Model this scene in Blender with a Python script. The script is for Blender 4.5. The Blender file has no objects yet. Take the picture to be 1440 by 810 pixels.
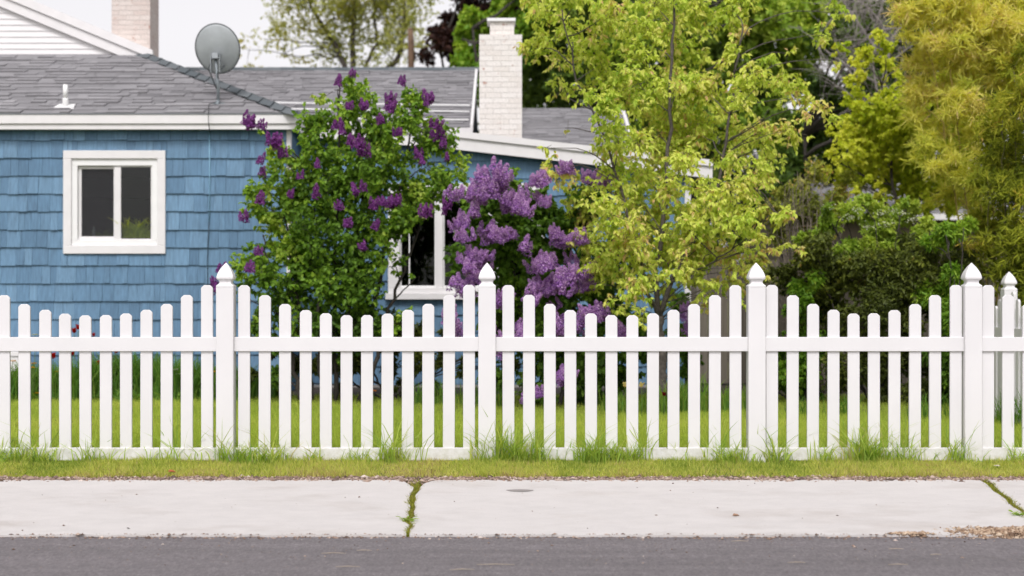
import bpy, math, random
import numpy as np
from mathutils import Vector

random.seed(7)
RNG = np.random.default_rng(11)
S = bpy.context.scene
COL = S.collection

# ------------------------------------------------------------------ camera
FPX = 2288.0          # focal length in pixels of the 1440 px wide photograph
CAM_Z = 1.14
CAM_D = 11.4          # camera to fence
HOR = 421.0
cam_data = bpy.data.cameras.new('camera')
cam = bpy.data.objects.new('camera', cam_data)
COL.objects.link(cam)
cam.location = (0, -CAM_D, CAM_Z)
cam.rotation_euler = (math.radians(90), 0, 0)
cam_data.sensor_width = 36
cam_data.lens = 36 * FPX / 1440
cam_data.shift_y = (HOR - 405) / 1440
cam_data.clip_end = 2000
cam_data.dof.use_dof = True
cam_data.dof.focus_distance = CAM_D
cam_data.dof.aperture_fstop = 2.0
S.camera = cam

# ------------------------------------------------------------------ sky, sun, exposure
SUN_EL, SUN_AZ = 51.0, 186.0      # azimuth: clockwise from +Y seen from above
world = bpy.data.worlds.new('World')
S.world = world
world.use_nodes = True
wn, wl = world.node_tree.nodes, world.node_tree.links
wn.clear()
sky = wn.new('ShaderNodeTexSky')
sky.sky_type = 'NISHITA'
sky.sun_disc = False
sky.sun_elevation = math.radians(SUN_EL)
sky.sun_rotation = math.radians(SUN_AZ)
sky.air_density = 1.0
sky.dust_density = 2.7
sky.ozone_density = 1.0
hs = wn.new('ShaderNodeHueSaturation')
hs.inputs['Saturation'].default_value = 0.07
bg = wn.new('ShaderNodeBackground')
bg.inputs['Strength'].default_value = 0.15
wo = wn.new('ShaderNodeOutputWorld')
wl.new(sky.outputs[0], hs.inputs['Color'])
wt = wn.new('ShaderNodeMix')
wt.data_type = 'RGBA'
wt.blend_type = 'MULTIPLY'
wt.inputs[0].default_value = 1
wt.inputs[7].default_value = (1.0, .968, .985, 1)
wl.new(hs.outputs[0], wt.inputs[6])
wl.new(wt.outputs[2], bg.inputs['Color'])
wl.new(bg.outputs[0], wo.inputs['Surface'])

sd = bpy.data.lights.new('sun', 'SUN')
sd.energy = 1.35
sd.angle = math.radians(14)
sd.color = (1.0, 0.965, 0.945)
sun = bpy.data.objects.new('sun', sd)
COL.objects.link(sun)
sun.location = (0, -20, 30)
az, el = math.radians(SUN_AZ), math.radians(SUN_EL)
to_sun = Vector((math.sin(az) * math.cos(el), math.cos(az) * math.cos(el), math.sin(el)))
sun.rotation_euler = to_sun.to_track_quat('Z', 'Y').to_euler()

S.view_settings.view_transform = 'Standard'
S.view_settings.look = 'None'
S.view_settings.gamma = 1.0
S.view_settings.exposure = 0.38
S.cycles.use_denoising = True
S.cycles.max_bounces = 14
S.cycles.diffuse_bounces = 8
S.cycles.transmission_bounces = 12
S.cycles.transparent_max_bounces = 16
S.cycles.caustics_reflective = False
S.cycles.caustics_refractive = False


def P(px, py, yd):
    """A point on the picture ray at distance yd in front of the camera."""
    return np.array(((px - 720) * yd / FPX, yd - CAM_D, CAM_Z + (HOR - py) * yd / FPX))


# ------------------------------------------------------------------ object helpers
ORIGIN = {}


def tag(o, label=None, cat=None, group=None, kind=None):
    if label: o['label'] = label
    if cat: o['category'] = cat
    if group: o['group'] = group
    if kind: o['kind'] = kind
    return o


def empty(name, loc, label, cat, group=None):
    o = bpy.data.objects.new(name, None)
    COL.objects.link(o)
    o.location = Vector([float(v) for v in loc])
    o.empty_display_size = 0.1
    ORIGIN[o] = np.array([float(v) for v in loc])
    return tag(o, label, cat, group)


def mesh_obj(name, verts, faces, mat, parent=None, tint=None, smooth=False, origin=None):
    """verts in world space; faces: (n,k) array or list of tuples."""
    v = np.asarray(verts, dtype=np.float64).reshape(-1, 3)
    if parent is not None:
        org = ORIGIN[parent]
        rel = np.zeros(3)
    else:
        org = np.zeros(3) if origin is None else np.asarray(origin, float)
        rel = org
    me = bpy.data.meshes.new(name)
    if isinstance(faces, np.ndarray):
        nf, k = faces.shape
        me.vertices.add(len(v))
        me.vertices.foreach_set('co', (v - org).astype(np.float32).ravel())
        me.loops.add(nf * k)
        me.loops.foreach_set('vertex_index', faces.astype(np.int32).ravel())
        me.polygons.add(nf)
        me.polygons.foreach_set('loop_start', np.arange(0, nf * k, k, dtype=np.int32))
        me.polygons.foreach_set('loop_total', np.full(nf, k, dtype=np.int32))
        me.update(calc_edges=True)
    else:
        me.from_pydata([tuple(p) for p in (v - org)], [], faces)
        me.update()
    if tint is not None:
        a = me.attributes.new('tint', 'FLOAT', 'POINT')
        a.data.foreach_set('value', np.asarray(tint, dtype=np.float32))
    if smooth:
        me.polygons.foreach_set('use_smooth', np.ones(len(me.polygons), dtype=bool))
    me.materials.append(mat)
    o = bpy.data.objects.new(name, me)
    COL.objects.link(o)
    o.location = Vector(rel)
    if parent is not None:
        o.parent = parent
    ORIGIN[o] = org
    return o


def copy_tree(o, parent=None):
    c = o.copy()
    COL.objects.link(c)
    if parent is not None:
        c.parent = parent
    for ch in list(o.children):
        copy_tree(ch, c)
    return c


class MB:
    def __init__(self):
        self.v, self.f, self.t = [], [], []

    def add(self, verts, faces, tint=0.5):
        b = len(self.v)
        self.v += [tuple(map(float, p)) for p in verts]
        self.f += [tuple(b + i for i in f) for f in faces]
        self.t += [tint] * len(verts)

    def hexa(self, p, tint=0.5):
        """8 points: bottom ring 0-3, top ring 4-7."""
        self.add(p, [(3, 2, 1, 0), (4, 5, 6, 7), (0, 1, 5, 4), (1, 2, 6, 5), (2, 3, 7, 6), (3, 0, 4, 7)], tint)

    def box(self, x0, x1, y0, y1, z0, z1, tint=0.5):
        self.hexa([(x0, y0, z0), (x1, y0, z0), (x1, y1, z0), (x0, y1, z0),
                   (x0, y0, z1), (x1, y0, z1), (x1, y1, z1), (x0, y1, z1)], tint)

    def bbox(self, x0, x1, y0, y1, z0, z1, b=0.004, tint=0.5):
        """box with its vertical-front edges chamfered (front = -y)"""
        b = min(b, (x1 - x0) * .3, (z1 - z0) * .3, (y1 - y0) * .3)
        v = []
        for (y, i) in ((y0, b), (y0 + b, 0), (y1, 0)):
            v += [(x0 + i, y, z0 + i), (x1 - i, y, z0 + i), (x1 - i, y, z1 - i), (x0 + i, y, z1 - i)]
        f = [(0, 1, 2, 3), (11, 10, 9, 8)]
        for r in (0, 4):
            for k in range(4):
                a, c = r + k, r + (k + 1) % 4
                f.append((a, a + 4, c + 4, c))
        self.add(v, f, tint)

    def tube(self, pts, rad, n=8, tint=0.5, cap=True):
        pts = [np.asarray(p, float) for p in pts]
        rad = [rad] * len(pts) if np.isscalar(rad) else list(rad)
        v, f = [], []
        prev = None
        for i, p in enumerate(pts):
            d = pts[min(i + 1, len(pts) - 1)] - pts[max(i - 1, 0)]
            d = d / (np.linalg.norm(d) + 1e-9)
            if prev is None:
                a = np.cross(d, (0, 0, 1) if abs(d[2]) < .9 else (1, 0, 0))
            else:
                a = prev - d * np.dot(prev, d)
            a = a / (np.linalg.norm(a) + 1e-9)
            prev = a
            b = np.cross(d, a)
            for k in range(n):
                t = 2 * math.pi * k / n
                v.append(p + rad[i] * (a * math.cos(t) + b * math.sin(t)))
        for i in range(len(pts) - 1):
            for k in range(n):
                a, b = i * n + k, i * n + (k + 1) % n
                f.append((a, b, b + n, a + n))
        if cap:
            f.append(tuple(range(n - 1, -1, -1)))
            f.append(tuple(range((len(pts) - 1) * n, len(pts) * n)))
        self.add(v, f, tint)

    def build(self, name, mat, parent=None, smooth=False, origin=None):
        return mesh_obj(name, self.v, self.f, mat, parent, self.t, smooth, origin)


# ------------------------------------------------------------------ materials
def lin(r, g, b):
    f = lambda c: (c / 255 / 12.92) if c / 255 <= .04045 else ((c / 255 + .055) / 1.055) ** 2.4
    return (f(r), f(g), f(b), 1)


class NT:
    def __init__(self, name):
        self.m = bpy.data.materials.new(name)
        self.m.use_nodes = True
        self.n, self.l = self.m.node_tree.nodes, self.m.node_tree.links
        self.p = self.n['Principled BSDF']
        self.out = self.n['Material Output']

    def new(self, t, **kw):
        nd = self.n.new(t)
        for k, v in kw.items():
            if k in nd.inputs: nd.inputs[k].default_value = v
            else: setattr(nd, k, v)
        return nd

    def link(self, a, b):
        self.l.new(a, b)

    def coords(self, scale=(1, 1, 1)):
        tc = self.new('ShaderNodeTexCoord')
        mp = self.new('ShaderNodeMapping')
        mp.inputs['Scale'].default_value = scale
        self.link(tc.outputs['Object'], mp.inputs['Vector'])
        return mp.outputs[0]

    def noise(self, vec, scale, detail=4, rough=.55):
        nz = self.new('ShaderNodeTexNoise')
        nz.inputs['Scale'].default_value = scale
        nz.inputs['Detail'].default_value = detail
        nz.inputs['Roughness'].default_value = rough
        self.link(vec, nz.inputs['Vector'])
        return nz.outputs['Fac']

    def ramp(self, fac, stops, interp='LINEAR'):
        r = self.new('ShaderNodeValToRGB')
        r.color_ramp.interpolation = interp
        e = r.color_ramp.elements
        while len(e) < len(stops): e.new(.5)
        for i, (p, c) in enumerate(stops):
            e[i].position = p
            e[i].color = c if len(c) == 4 else (*c, 1)
        self.link(fac, r.inputs['Fac'])
        return r.outputs['Color']

    def mix(self, a, b, fac=.5, mode='MIX'):
        m = self.new('ShaderNodeMix')
        m.data_type = 'RGBA'
        m.blend_type = mode
        for val, s in ((fac, m.inputs[0]), (a, m.inputs[6]), (b, m.inputs[7])):
            if isinstance(val, bpy.types.NodeSocket): self.link(val, s)
            else: s.default_value = val
        return m.outputs[2]

    def tint(self):
        a = self.new('ShaderNodeAttribute')
        a.attribute_name = 'tint'
        return a.outputs['Fac']

    def bump(self, h, strength=.3, dist=.01):
        b = self.new('ShaderNodeBump')
        b.inputs['Strength'].default_value = strength
        b.inputs['Distance'].default_value = dist
        self.link(h, b.inputs['Height'])
        self.link(b.outputs[0], self.p.inputs['Normal'])


def g(v): return (v, v, v, 1)


def plain(name, col, rough=.5, metal=0, var=.08, scale=6):
    t = NT(name)
    v = t.noise(t.coords(), scale, 5)
    c = t.mix(col, t.ramp(v, [(.25, g(1 - var * 2)), (.75, g(1 + var))]), 1, 'MULTIPLY')
    t.link(c, t.p.inputs['Base Color'])
    t.p.inputs['Roughness'].default_value = rough
    t.p.inputs['Metallic'].default_value = metal
    return t.m


def leafy(name, stops, transl=.35, rough=.45, spec=.35):
    transl, spec = min(.5, transl + .12), spec * .6
    t = NT(name)
    c = t.ramp(t.tint(), stops)
    t.link(c, t.p.inputs['Base Color'])
    t.p.inputs['Roughness'].default_value = rough
    t.p.inputs['Specular IOR Level'].default_value = spec
    tr = t.new('ShaderNodeBsdfTranslucent')
    tc = t.mix(c, (1.0, 1.0, .45, 1), 1, 'MULTIPLY')
    t.link(tc, tr.inputs['Color'])
    ms = t.new('ShaderNodeMixShader')
    ms.inputs[0].default_value = transl
    t.link(t.p.outputs[0], ms.inputs[1])
    t.link(tr.outputs[0], ms.inputs[2])
    t.link(ms.outputs[0], t.out.inputs['Surface'])
    return t.m


M = {}
def mat_vinyl():
    t = NT('white_vinyl')
    v = t.coords()
    c = t.mix((.695, .688, .695, 1), t.ramp(t.noise(v, 2.5, 4), [(.3, g(.965)), (.7, g(1.02))]), 1, 'MULTIPLY')
    sx = t.new('ShaderNodeSeparateXYZ')
    t.link(v, sx.inputs[0])
    h = t.new('ShaderNodeMapRange')
    h.inputs['From Min'].default_value = .16
    h.inputs['From Max'].default_value = -.01
    t.link(sx.outputs[2], h.inputs['Value'])
    sp = t.ramp(t.noise(v, 22, 6, .7), [(.38, g(0)), (.72, g(.8))])
    m = t.new('ShaderNodeMath', operation='MULTIPLY')
    t.link(h.outputs[0], m.inputs[0])
    t.link(sp, m.inputs[1])
    c = t.mix(c, (.36, .34, .22, 1), m.outputs[0])
    t.link(c, t.p.inputs['Base Color'])
    t.p.inputs['Roughness'].default_value = .42
    return t.m


M['vinyl'] = mat_vinyl()
M['white'] = plain('white_paint', (.74, .725, .73, 1), .5, var=.03)
M['cap_white'] = plain('white_metal', (.8, .8, .8, 1), .4, var=.02)
M['grey_metal'] = plain('grey_metal', (.22, .25, .27, 1), .45, .3)
M['dish'] = plain('dish_grey', (.40, .43, .45, 1), .5)
M['dark_metal'] = plain('dark_metal', (.07, .08, .085, 1), .5, .2)
M['galv'] = plain('galvanised', (.34, .37, .39, 1), .4, .5)
M['black'] = plain('black_rubber', (.02, .022, .025, 1), .6)
M['room'] = plain('unlit_room', (.025, .025, .026, 1), .9)  # near-black colour stands in for the darkness of unlit rooms
M['cable_blue'] = plain('painted_cable', lin(135, 180, 205), .5)
M['bark'] = plain('grey_bark', (.10, .085, .075, 1), .9, var=.3, scale=30)
M['bark_pale'] = plain('pale_bark', (.30, .27, .25, 1), .9, var=.2, scale=25)
M['bark_brown'] = plain('brown_bark', (.17, .105, .065, 1), .9, var=.2, scale=12)
M['bark_dark'] = plain('dark_bark', (.05, .042, .035, 1), .9, var=.3, scale=30)
M['stem'] = plain('green_stem', (.10, .17, .03, 1), .6)


def mat_shakes():
    t = NT('blue_cedar_shakes')
    st = t.noise(t.coords((55, 55, 2.2)), 1.0, 5, .6)
    wide = t.noise(t.coords((1, 1, 1)), .8, 3)
    base = t.ramp(t.tint(), [(0, (.078, .165, .268, 1)), (.5, (.105, .212, .335, 1)), (1, (.138, .258, .39, 1))])
    c = t.mix(base, t.ramp(st, [(.3, g(.74)), (.55, g(1.0)), (.75, g(1.22))]), 1, 'MULTIPLY')
    c = t.mix(c, t.ramp(wide, [(.3, g(.9)), (.7, g(1.08))]), 1, 'MULTIPLY')
    t.link(c, t.p.inputs['Base Color'])
    t.p.inputs['Roughness'].default_value = .62
    t.bump(st, .35, .004)
    return t.m


def mat_shingle():
    t = NT('grey_asphalt_shingle')
    gr = t.noise(t.coords(), 260, 2, .7)
    bl = t.noise(t.coords(), 1.3, 4)
    base = t.ramp(t.tint(), [(0, (.125, .123, .130, 1)), (.5, (.225, .220, .231, 1)), (1, (.31, .302, .315, 1))])
    c = t.mix(base, t.ramp(gr, [(.3, g(.7)), (.7, g(1.28))]), 1, 'MULTIPLY')
    c = t.mix(c, t.ramp(bl, [(.3, g(.88)), (.7, g(1.1))]), 1, 'MULTIPLY')
    t.link(c, t.p.inputs['Base Color'])
    t.p.inputs['Roughness'].default_value = .9
    t.bump(gr, .3, .003)
    return t.m


def mat_brick(name, c1, c2, mortar, flaky):
    t = NT(name)
    tc = t.new('ShaderNodeTexCoord')
    sx = t.new('ShaderNodeSeparateXYZ')
    t.link(tc.outputs['Object'], sx.inputs[0])
    ad = t.new('ShaderNodeMath', operation='ADD')
    t.link(sx.outputs[0], ad.inputs[0])
    t.link(sx.outputs[1], ad.inputs[1])
    cb = t.new('ShaderNodeCombineXYZ')
    t.link(ad.outputs[0], cb.inputs[0])
    t.link(sx.outputs[2], cb.inputs[1])
    br = t.new('ShaderNodeTexBrick')
    br.inputs['Scale'].default_value = 1
    br.inputs['Brick Width'].default_value = .215
    br.inputs['Row Height'].default_value = .072
    br.inputs['Mortar Size'].default_value = .005
    br.inputs['Mortar Smooth'].default_value = .3
    br.inputs['Color1'].default_value = c1
    br.inputs['Color2'].default_value = c2
    br.inputs['Mortar'].default_value = mortar
    t.link(cb.outputs[0], br.inputs['Vector'])
    nz = t.noise(t.coords(), 7, 6, .65)
    fk = t.ramp(nz, [(flaky, g(0)), (flaky + .06, g(1))])
    c = t.mix(br.outputs['Color'], (.42, .25, .20, 1), fk)
    c = t.mix(c, t.ramp(t.noise(t.coords(), 40, 4), [(.3, g(.86)), (.7, g(1.1))]), 1, 'MULTIPLY')
    t.link(c, t.p.inputs['Base Color'])
    t.p.inputs['Roughness'].default_value = .8
    inv = t.new('ShaderNodeMath', operation='SUBTRACT')
    inv.inputs[0].default_value = 1
    t.link(br.outputs['Fac'], inv.inputs[1])
    t.bump(inv.outputs[0], .8, .008)
    return t.m


def mat_asphalt():
    t = NT('worn_asphalt')
    v = t.coords()
    fine = t.noise(t.coords((1, .35, 1)), 75, 4, .8)
    mid = t.noise(v, 14, 5, .65)
    big = t.noise(t.coords((.12, 2.6, 1)), 2.0, 5)
    c = t.ramp(fine, [(.28, (.085, .077, .082, 1)), (.5, (.150, .136, .143, 1)), (.64, (.195, .177, .184, 1)), (.73, (.36, .33, .32, 1))])
    c = t.mix(c, t.ramp(mid, [(.3, g(.86)), (.7, g(1.14))]), 1, 'MULTIPLY')
    c = t.mix(c, t.ramp(big, [(.3, g(.86)), (.7, g(1.12))]), 1, 'MULTIPLY')
    t.link(c, t.p.inputs['Base Color'])
    t.p.inputs['Roughness'].default_value = .85
    t.bump(fine, .6, .006)
    return t.m


def mat_concrete():
    t = NT('pale_concrete')
    v = t.coords()
    fine = t.noise(v, 220, 3, .7)
    mid = t.noise(t.coords((1, 2, 1)), 5, 6, .62)
    stain = t.noise(t.coords((.8, 1.6, 1)), 1.7, 5, .6)
    c = t.mix((.535, .512, .50, 1), t.ramp(fine, [(.3, g(.9)), (.7, g(1.07))]), 1, 'MULTIPLY')
    c = t.mix(c, t.ramp(mid, [(.3, g(.93)), (.55, g(1.0)), (.7, g(1.035))]), 1, 'MULTIPLY')
    sp = t.noise(v, 34, 3, .6)
    c = t.mix(c, t.ramp(sp, [(.24, (.72, .68, .65, 1)), (.30, g(1))]), 1, 'MULTIPLY')
    c = t.mix(c, t.ramp(stain, [(.28, (.87, .845, .82, 1)), (.47, g(1)), (.8, g(1.03))]), 1, 'MULTIPLY')
    t.link(c, t.p.inputs['Base Color'])
    t.p.inputs['Roughness'].default_value = .85
    t.bump(fine, .25, .003)
    return t.m


def mat_ground():
    t = NT('turf_soil')
    a = t.noise(t.coords(), 3, 6, .65)
    b = t.noise(t.coords(), 60, 4, .7)
    c = t.ramp(a, [(.3, (.10, .085, .03, 1)), (.55, (.13, .15, .03, 1)), (.75, (.12, .17, .03, 1))])
    c = t.mix(c, t.ramp(b, [(.3, g(.6)), (.7, g(1.25))]), 1, 'MULTIPLY')
    t.link(c, t.p.inputs['Base Color'])
    t.p.inputs['Roughness'].default_value = 1
    return t.m


def mat_glass():
    t = NT('window_glass')
    tr = t.new('ShaderNodeBsdfTransparent')
    tr.inputs['Color'].default_value = (.86, .9, .88, 1)
    gl = t.new('ShaderNodeBsdfGlossy')
    gl.inputs['Roughness'].default_value = .02
    fr = t.new('ShaderNodeFresnel')
    fr.inputs['IOR'].default_value = 1.35
    ms = t.new('ShaderNodeMixShader')
    t.link(fr.outputs[0], ms.inputs[0])
    t.link(tr.outputs[0], ms.inputs[1])
    t.link(gl.outputs[0], ms.inputs[2])
    t.link(ms.outputs[0], t.out.inputs['Surface'])
    return t.m


def mat_screen():
    t = NT('insect_screen')
    tr = t.new('ShaderNodeBsdfTransparent')
    df = t.new('ShaderNodeBsdfDiffuse')
    df.inputs['Color'].default_value = (.06, .06, .065, 1)
    ms = t.new('ShaderNodeMixShader')
    ms.inputs[0].default_value = .35
    t.link(tr.outputs[0], ms.inputs[1])
    t.link(df.outputs[0], ms.inputs[2])
    t.link(ms.outputs[0], t.out.inputs['Surface'])
    return t.m


def mat_planks():
    t = NT('weathered_planks')
    st = t.noise(t.coords((40, 40, 1.2)), 1, 5, .6)
    c = t.ramp(t.tint(), [(0, (.10, .085, .065, 1)), (1, (.20, .175, .14, 1))])
    c = t.mix(c, t.ramp(st, [(.3, g(.7)), (.7, g(1.2))]), 1, 'MULTIPLY')
    t.link(c, t.p.inputs['Base Color'])
    t.p.inputs['Roughness'].default_value = .9
    return t.m


def mat_tint(name, stops, rough=.8):
    t = NT(name)
    t.link(t.ramp(t.tint(), stops), t.p.inputs['Base Color'])
    t.p.inputs['Roughness'].default_value = rough
    return t.m


M['shakes'] = mat_shakes()
M['shingle'] = mat_shingle()
M['hipcap'] = mat_tint('slate_grey_cap', [(0, (.075, .09, .10, 1)), (1, (.13, .145, .155, 1))], .9)
M['brick_a'] = mat_brick('faded_brick', (.60, .51, .47, 1), (.66, .59, .55, 1), (.58, .52, .48, 1), .62)
M['brick_b'] = mat_brick('white_painted_brick', (.70, .66, .62, 1), (.76, .73, .70, 1), (.66, .62, .59, 1), .63)
M['asphalt'] = mat_asphalt()
M['concrete'] = mat_concrete()
M['ground'] = mat_ground()
M['glass'] = mat_glass()
M['screen'] = mat_screen()
M['planks'] = mat_planks()
M['soil'] = plain('bed_soil', (.05, .038, .028, 1), 1, var=.3, scale=20)
M['pebble'] = mat_tint('pebbles', [(0, (.08, .05, .038, 1)), (.45, (.26, .175, .13, 1)), (.85, (.44, .34, .28, 1)), (1, (.66, .58, .53, 1))])
M['chips'] = mat_tint('brown_litter', [(0, (.12, .07, .045, 1)), (.5, (.34, .23, .15, 1)), (1, (.55, .44, .33, 1))])
M['lawn'] = leafy('lawn_blades', [(0, (.32, .46, .06, 1)), (.5, (.52, .64, .10, 1)), (1, (.66, .68, .16, 1))], .35, .6, .2)
M['verge'] = leafy('verge_blades', [(0, (.20, .30, .05, 1)), (.4, (.54, .60, .12, 1)), (.75, (.70, .68, .20, 1)), (.88, (.66, .55, .27, 1)), (1, (.44, .32, .19, 1))], .35, .6, .2)
M['joint'] = leafy('joint_weed_leaves', [(0, (.22, .14, .08, 1)), (.35, (.18, .22, .03, 1)), (.7, (.42, .44, .06, 1)), (1, (.5, .38, .16, 1))], .3, .6, .2)
M['tuft'] = leafy('tall_blades', [(0, (.20, .38, .06, 1)), (.5, (.42, .56, .10, 1)), (.85, (.55, .60, .14, 1)), (1, (.6, .54, .28, 1))], .35, .5, .3)
M['iris'] = leafy('strap_leaves', [(0, (.07, .17, .025, 1)), (.6, (.13, .28, .04, 1)), (1, (.26, .38, .06, 1))], .3, .5, .3)
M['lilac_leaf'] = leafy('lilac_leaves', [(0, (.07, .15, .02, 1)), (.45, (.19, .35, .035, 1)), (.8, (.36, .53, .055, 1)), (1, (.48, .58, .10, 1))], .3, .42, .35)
M['lilac_leaf2'] = leafy('dull_lilac_leaves', [(0, (.07, .15, .02, 1)), (.5, (.14, .27, .03, 1)), (1, (.28, .42, .05, 1))], .28, .45, .3)
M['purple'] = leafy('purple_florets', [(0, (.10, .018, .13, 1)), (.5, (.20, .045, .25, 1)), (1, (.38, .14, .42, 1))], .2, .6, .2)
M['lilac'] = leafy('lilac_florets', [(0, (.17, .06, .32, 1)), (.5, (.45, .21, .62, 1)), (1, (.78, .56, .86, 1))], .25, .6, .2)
M['pear'] = leafy('pear_leaves', [(0, (.36, .54, .06, 1)), (.4, (.64, .76, .12, 1)), (.75, (.79, .82, .19, 1)), (.9, (.82, .72, .30, 1)), (1, (.74, .50, .26, 1))], .4, .45, .3)
M['maple'] = leafy('maple_leaves', [(0, (.08, .17, .02, 1)), (.5, (.18, .35, .03, 1)), (1, (.40, .54, .06, 1))], .3)
M['darkgreen'] = leafy('dark_leaves', [(0, (.045, .085, .018, 1)), (.5, (.12, .20, .03, 1)), (1, (.26, .37, .05, 1))], .22)
M['wood'] = leafy('wood_leaves', [(0, (.03, .06, .015, 1)), (.5, (.08, .13, .022, 1)), (1, (.18, .26, .035, 1))], .22)
M['midgreen'] = leafy('mid_leaves', [(0, (.12, .22, .025, 1)), (.5, (.30, .45, .05, 1)), (1, (.52, .62, .10, 1))], .3)
M['olive'] = leafy('olive_leaves', [(0, (.10, .13, .025, 1)), (.5, (.30, .35, .05, 1)), (.85, (.50, .50, .09, 1)), (1, (.66, .42, .14, 1))], .28)
M['shade'] = leafy('shaded_olive_leaves', [(0, (.05, .07, .015, 1)), (.5, (.12, .15, .025, 1)), (.85, (.24, .28, .04, 1)), (1, (.36, .22, .06, 1))], .22)  # darker copy of the olive leaves, with the shade of low growth in the colour
M['lowbamboo'] = leafy('low_bamboo_leaves', [(0, (.12, .16, .02, 1)), (.5, (.36, .40, .04, 1)), (.85, (.60, .56, .08, 1)), (1, (.72, .46, .14, 1))], .3, .6, .1)
M['plum'] = leafy('plum_leaves', [(0, (.016, .008, .008, 1)), (.5, (.04, .017, .015, 1)), (1, (.10, .045, .03, 1))], .2)
M['spring'] = leafy('spring_leaves', [(0, (.34, .38, .08, 1)), (.5, (.54, .57, .14, 1)), (1, (.68, .60, .22, 1))], .4)
M['yellowgreen'] = leafy('yellowgreen_leaves', [(0, (.34, .48, .03, 1)), (.5, (.62, .70, .05, 1)), (1, (.76, .76, .10, 1))], .4)
M['gold'] = leafy('golden_leaves', [(0, (.46, .54, .08, 1)), (.5, (.82, .80, .16, 1)), (.85, (.90, .83, .28, 1)), (1, (.88, .68, .40, 1))], .4)
M['whitebloom'] = leafy('white_florets', [(0, (.45, .5, .3, 1)), (1, (.8, .8, .68, 1))], .2)


# ------------------------------------------------------------------ plants: bulk geometry
DENS = 2.4

def unit(a):
    return a / (np.linalg.norm(a, axis=-1, keepdims=True) + 1e-9)


def leaf_mesh(p, d, nrm, L, W, curl=.15):
    """arrays of leaves: base p, direction d, normal nrm -> verts, quad faces"""
    n = len(p)
    s = unit(np.cross(d, nrm))
    nrm = unit(np.cross(s, d))
    L = np.broadcast_to(L, (n,))[:, None]
    W = np.broadcast_to(W, (n,))[:, None]
    f = .18
    v = np.empty((n, 6, 3))
    v[:, 0] = p
    v[:, 1] = p + d * L * .28 + s * W * .5 + nrm * W * f
    v[:, 2] = p + d * L * .66 + s * W * .36 + nrm * (W * f - L * curl * .4)
    v[:, 3] = p + d * L - nrm * L * curl
    v[:, 4] = p + d * L * .66 - s * W * .36 + nrm * (W * f - L * curl * .4)
    v[:, 5] = p + d * L * .28 - s * W * .5 + nrm * W * f
    b = (np.arange(n) * 6)[:, None]
    fa = np.concatenate([b + np.array([0, 1, 2, 3]), b + np.array([0, 3, 4, 5])])
    return v.reshape(-1, 3), fa


def foliage(centers, radii, n_leaf, L, W, droop=.4, up=.35, per_twig=9, tint_c=None, tint_sd=.16, sq=(1, 1, 1), nb=(0, -.35, .85), hang=0.0, tw=(.3, .75)):
    """leaves set along twigs that radiate through each clump; returns leaf verts/faces/tint + twig verts/faces"""
    C = np.asarray(centers, float)
    R = np.asarray(radii, float)
    w = R ** 2.0
    nt = max(1, int(n_leaf * DENS / per_twig))
    ci = RNG.choice(len(C), nt, p=w / w.sum())
    sq = np.asarray(sq)
    rnd = unit(RNG.normal(size=(nt, 3)))
    start = C[ci] + rnd * sq * R[ci, None] * (RNG.random((nt, 1)) ** .5) * .75
    td = unit(unit(RNG.normal(size=(nt, 3))) * .75 + rnd * .55 + np.array([0, 0, up]))
    tl = R[ci] * RNG.uniform(tw[0], tw[1], nt)
    k = per_twig
    t = RNG.uniform(.08, 1, (nt, k))
    pts = start[:, None] + td[:, None] * (t * tl[:, None])[..., None]
    pts[..., 2] -= (t ** 2 * tl[:, None]) * hang
    tdk = np.repeat(td[:, None], k, 1)
    side = unit(RNG.normal(size=(nt, k, 3)))
    d = unit(tdk * .45 + side * .8 + np.array([0, 0, -droop]))
    nr = unit(RNG.normal(size=(nt, k, 3)) * .55 + np.asarray(nb, float))
    sc = RNG.uniform(.6, 1.2, nt * k)
    if tint_c is None: tint_c = RNG.normal(.45, .16, len(C))
    tt = np.clip(np.repeat(np.asarray(tint_c)[ci], k) + RNG.normal(0, tint_sd, nt * k), 0, 1)
    v, f = leaf_mesh(pts.reshape(-1, 3), d.reshape(-1, 3), nr.reshape(-1, 3), L * sc, W * sc)
    # twigs: 3-sided slivers
    e = start + td * tl[:, None]
    e[:, 2] -= tl * hang
    a = unit(np.cross(td, [0.3, 0.5, 0.81]))
    b = np.cross(td, a)
    r = .0022 + .0015 * RNG.random((nt, 1))
    tv = np.stack([start + a * r, start - a * r * .5 + b * r * .87, start - a * r * .5 - b * r * .87, e], 1).reshape(-1, 3)
    tb = (np.arange(nt) * 4)[:, None]
    tf = np.concatenate([tb + np.array([0, 1, 3]), tb + np.array([1, 2, 3]), tb + np.array([2, 0, 3])])
    return v, f, np.repeat(tt, 6), tv, tf


def subclumps(hand, m, depth_k=1.0, spread=.8, rk=(.36, .66)):
    """hand: (px, py, rpx, yd[, tint]) -> many smaller clumps inside each"""
    C, R, T = [], [], []
    for h in hand:
        px, py, rp, yd = h[:4]
        c = P(px, py, yd)
        r = rp * yd / FPX
        mm = max(2, int(m * (rp / 40) ** 1.5))
        tc = h[4] if len(h) > 4 else .45
        for _ in range(mm):
            o = unit(RNG.normal(size=3)) * r * spread * RNG.random() ** .4
            o[1] *= depth_k
            C.append(c + o)
            R.append(r * RNG.uniform(*rk) * (40 / max(rp, 40)) ** .25)
            T.append(np.clip(RNG.normal(tc, .13), 0, 1))
    return np.array(C), np.array(R), np.array(T)


def bez(a, b, c, n=7):
    t = np.linspace(0, 1, n)[:, None]
    return (1 - t) ** 2 * a + 2 * t * (1 - t) * b + t ** 2 * c


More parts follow.
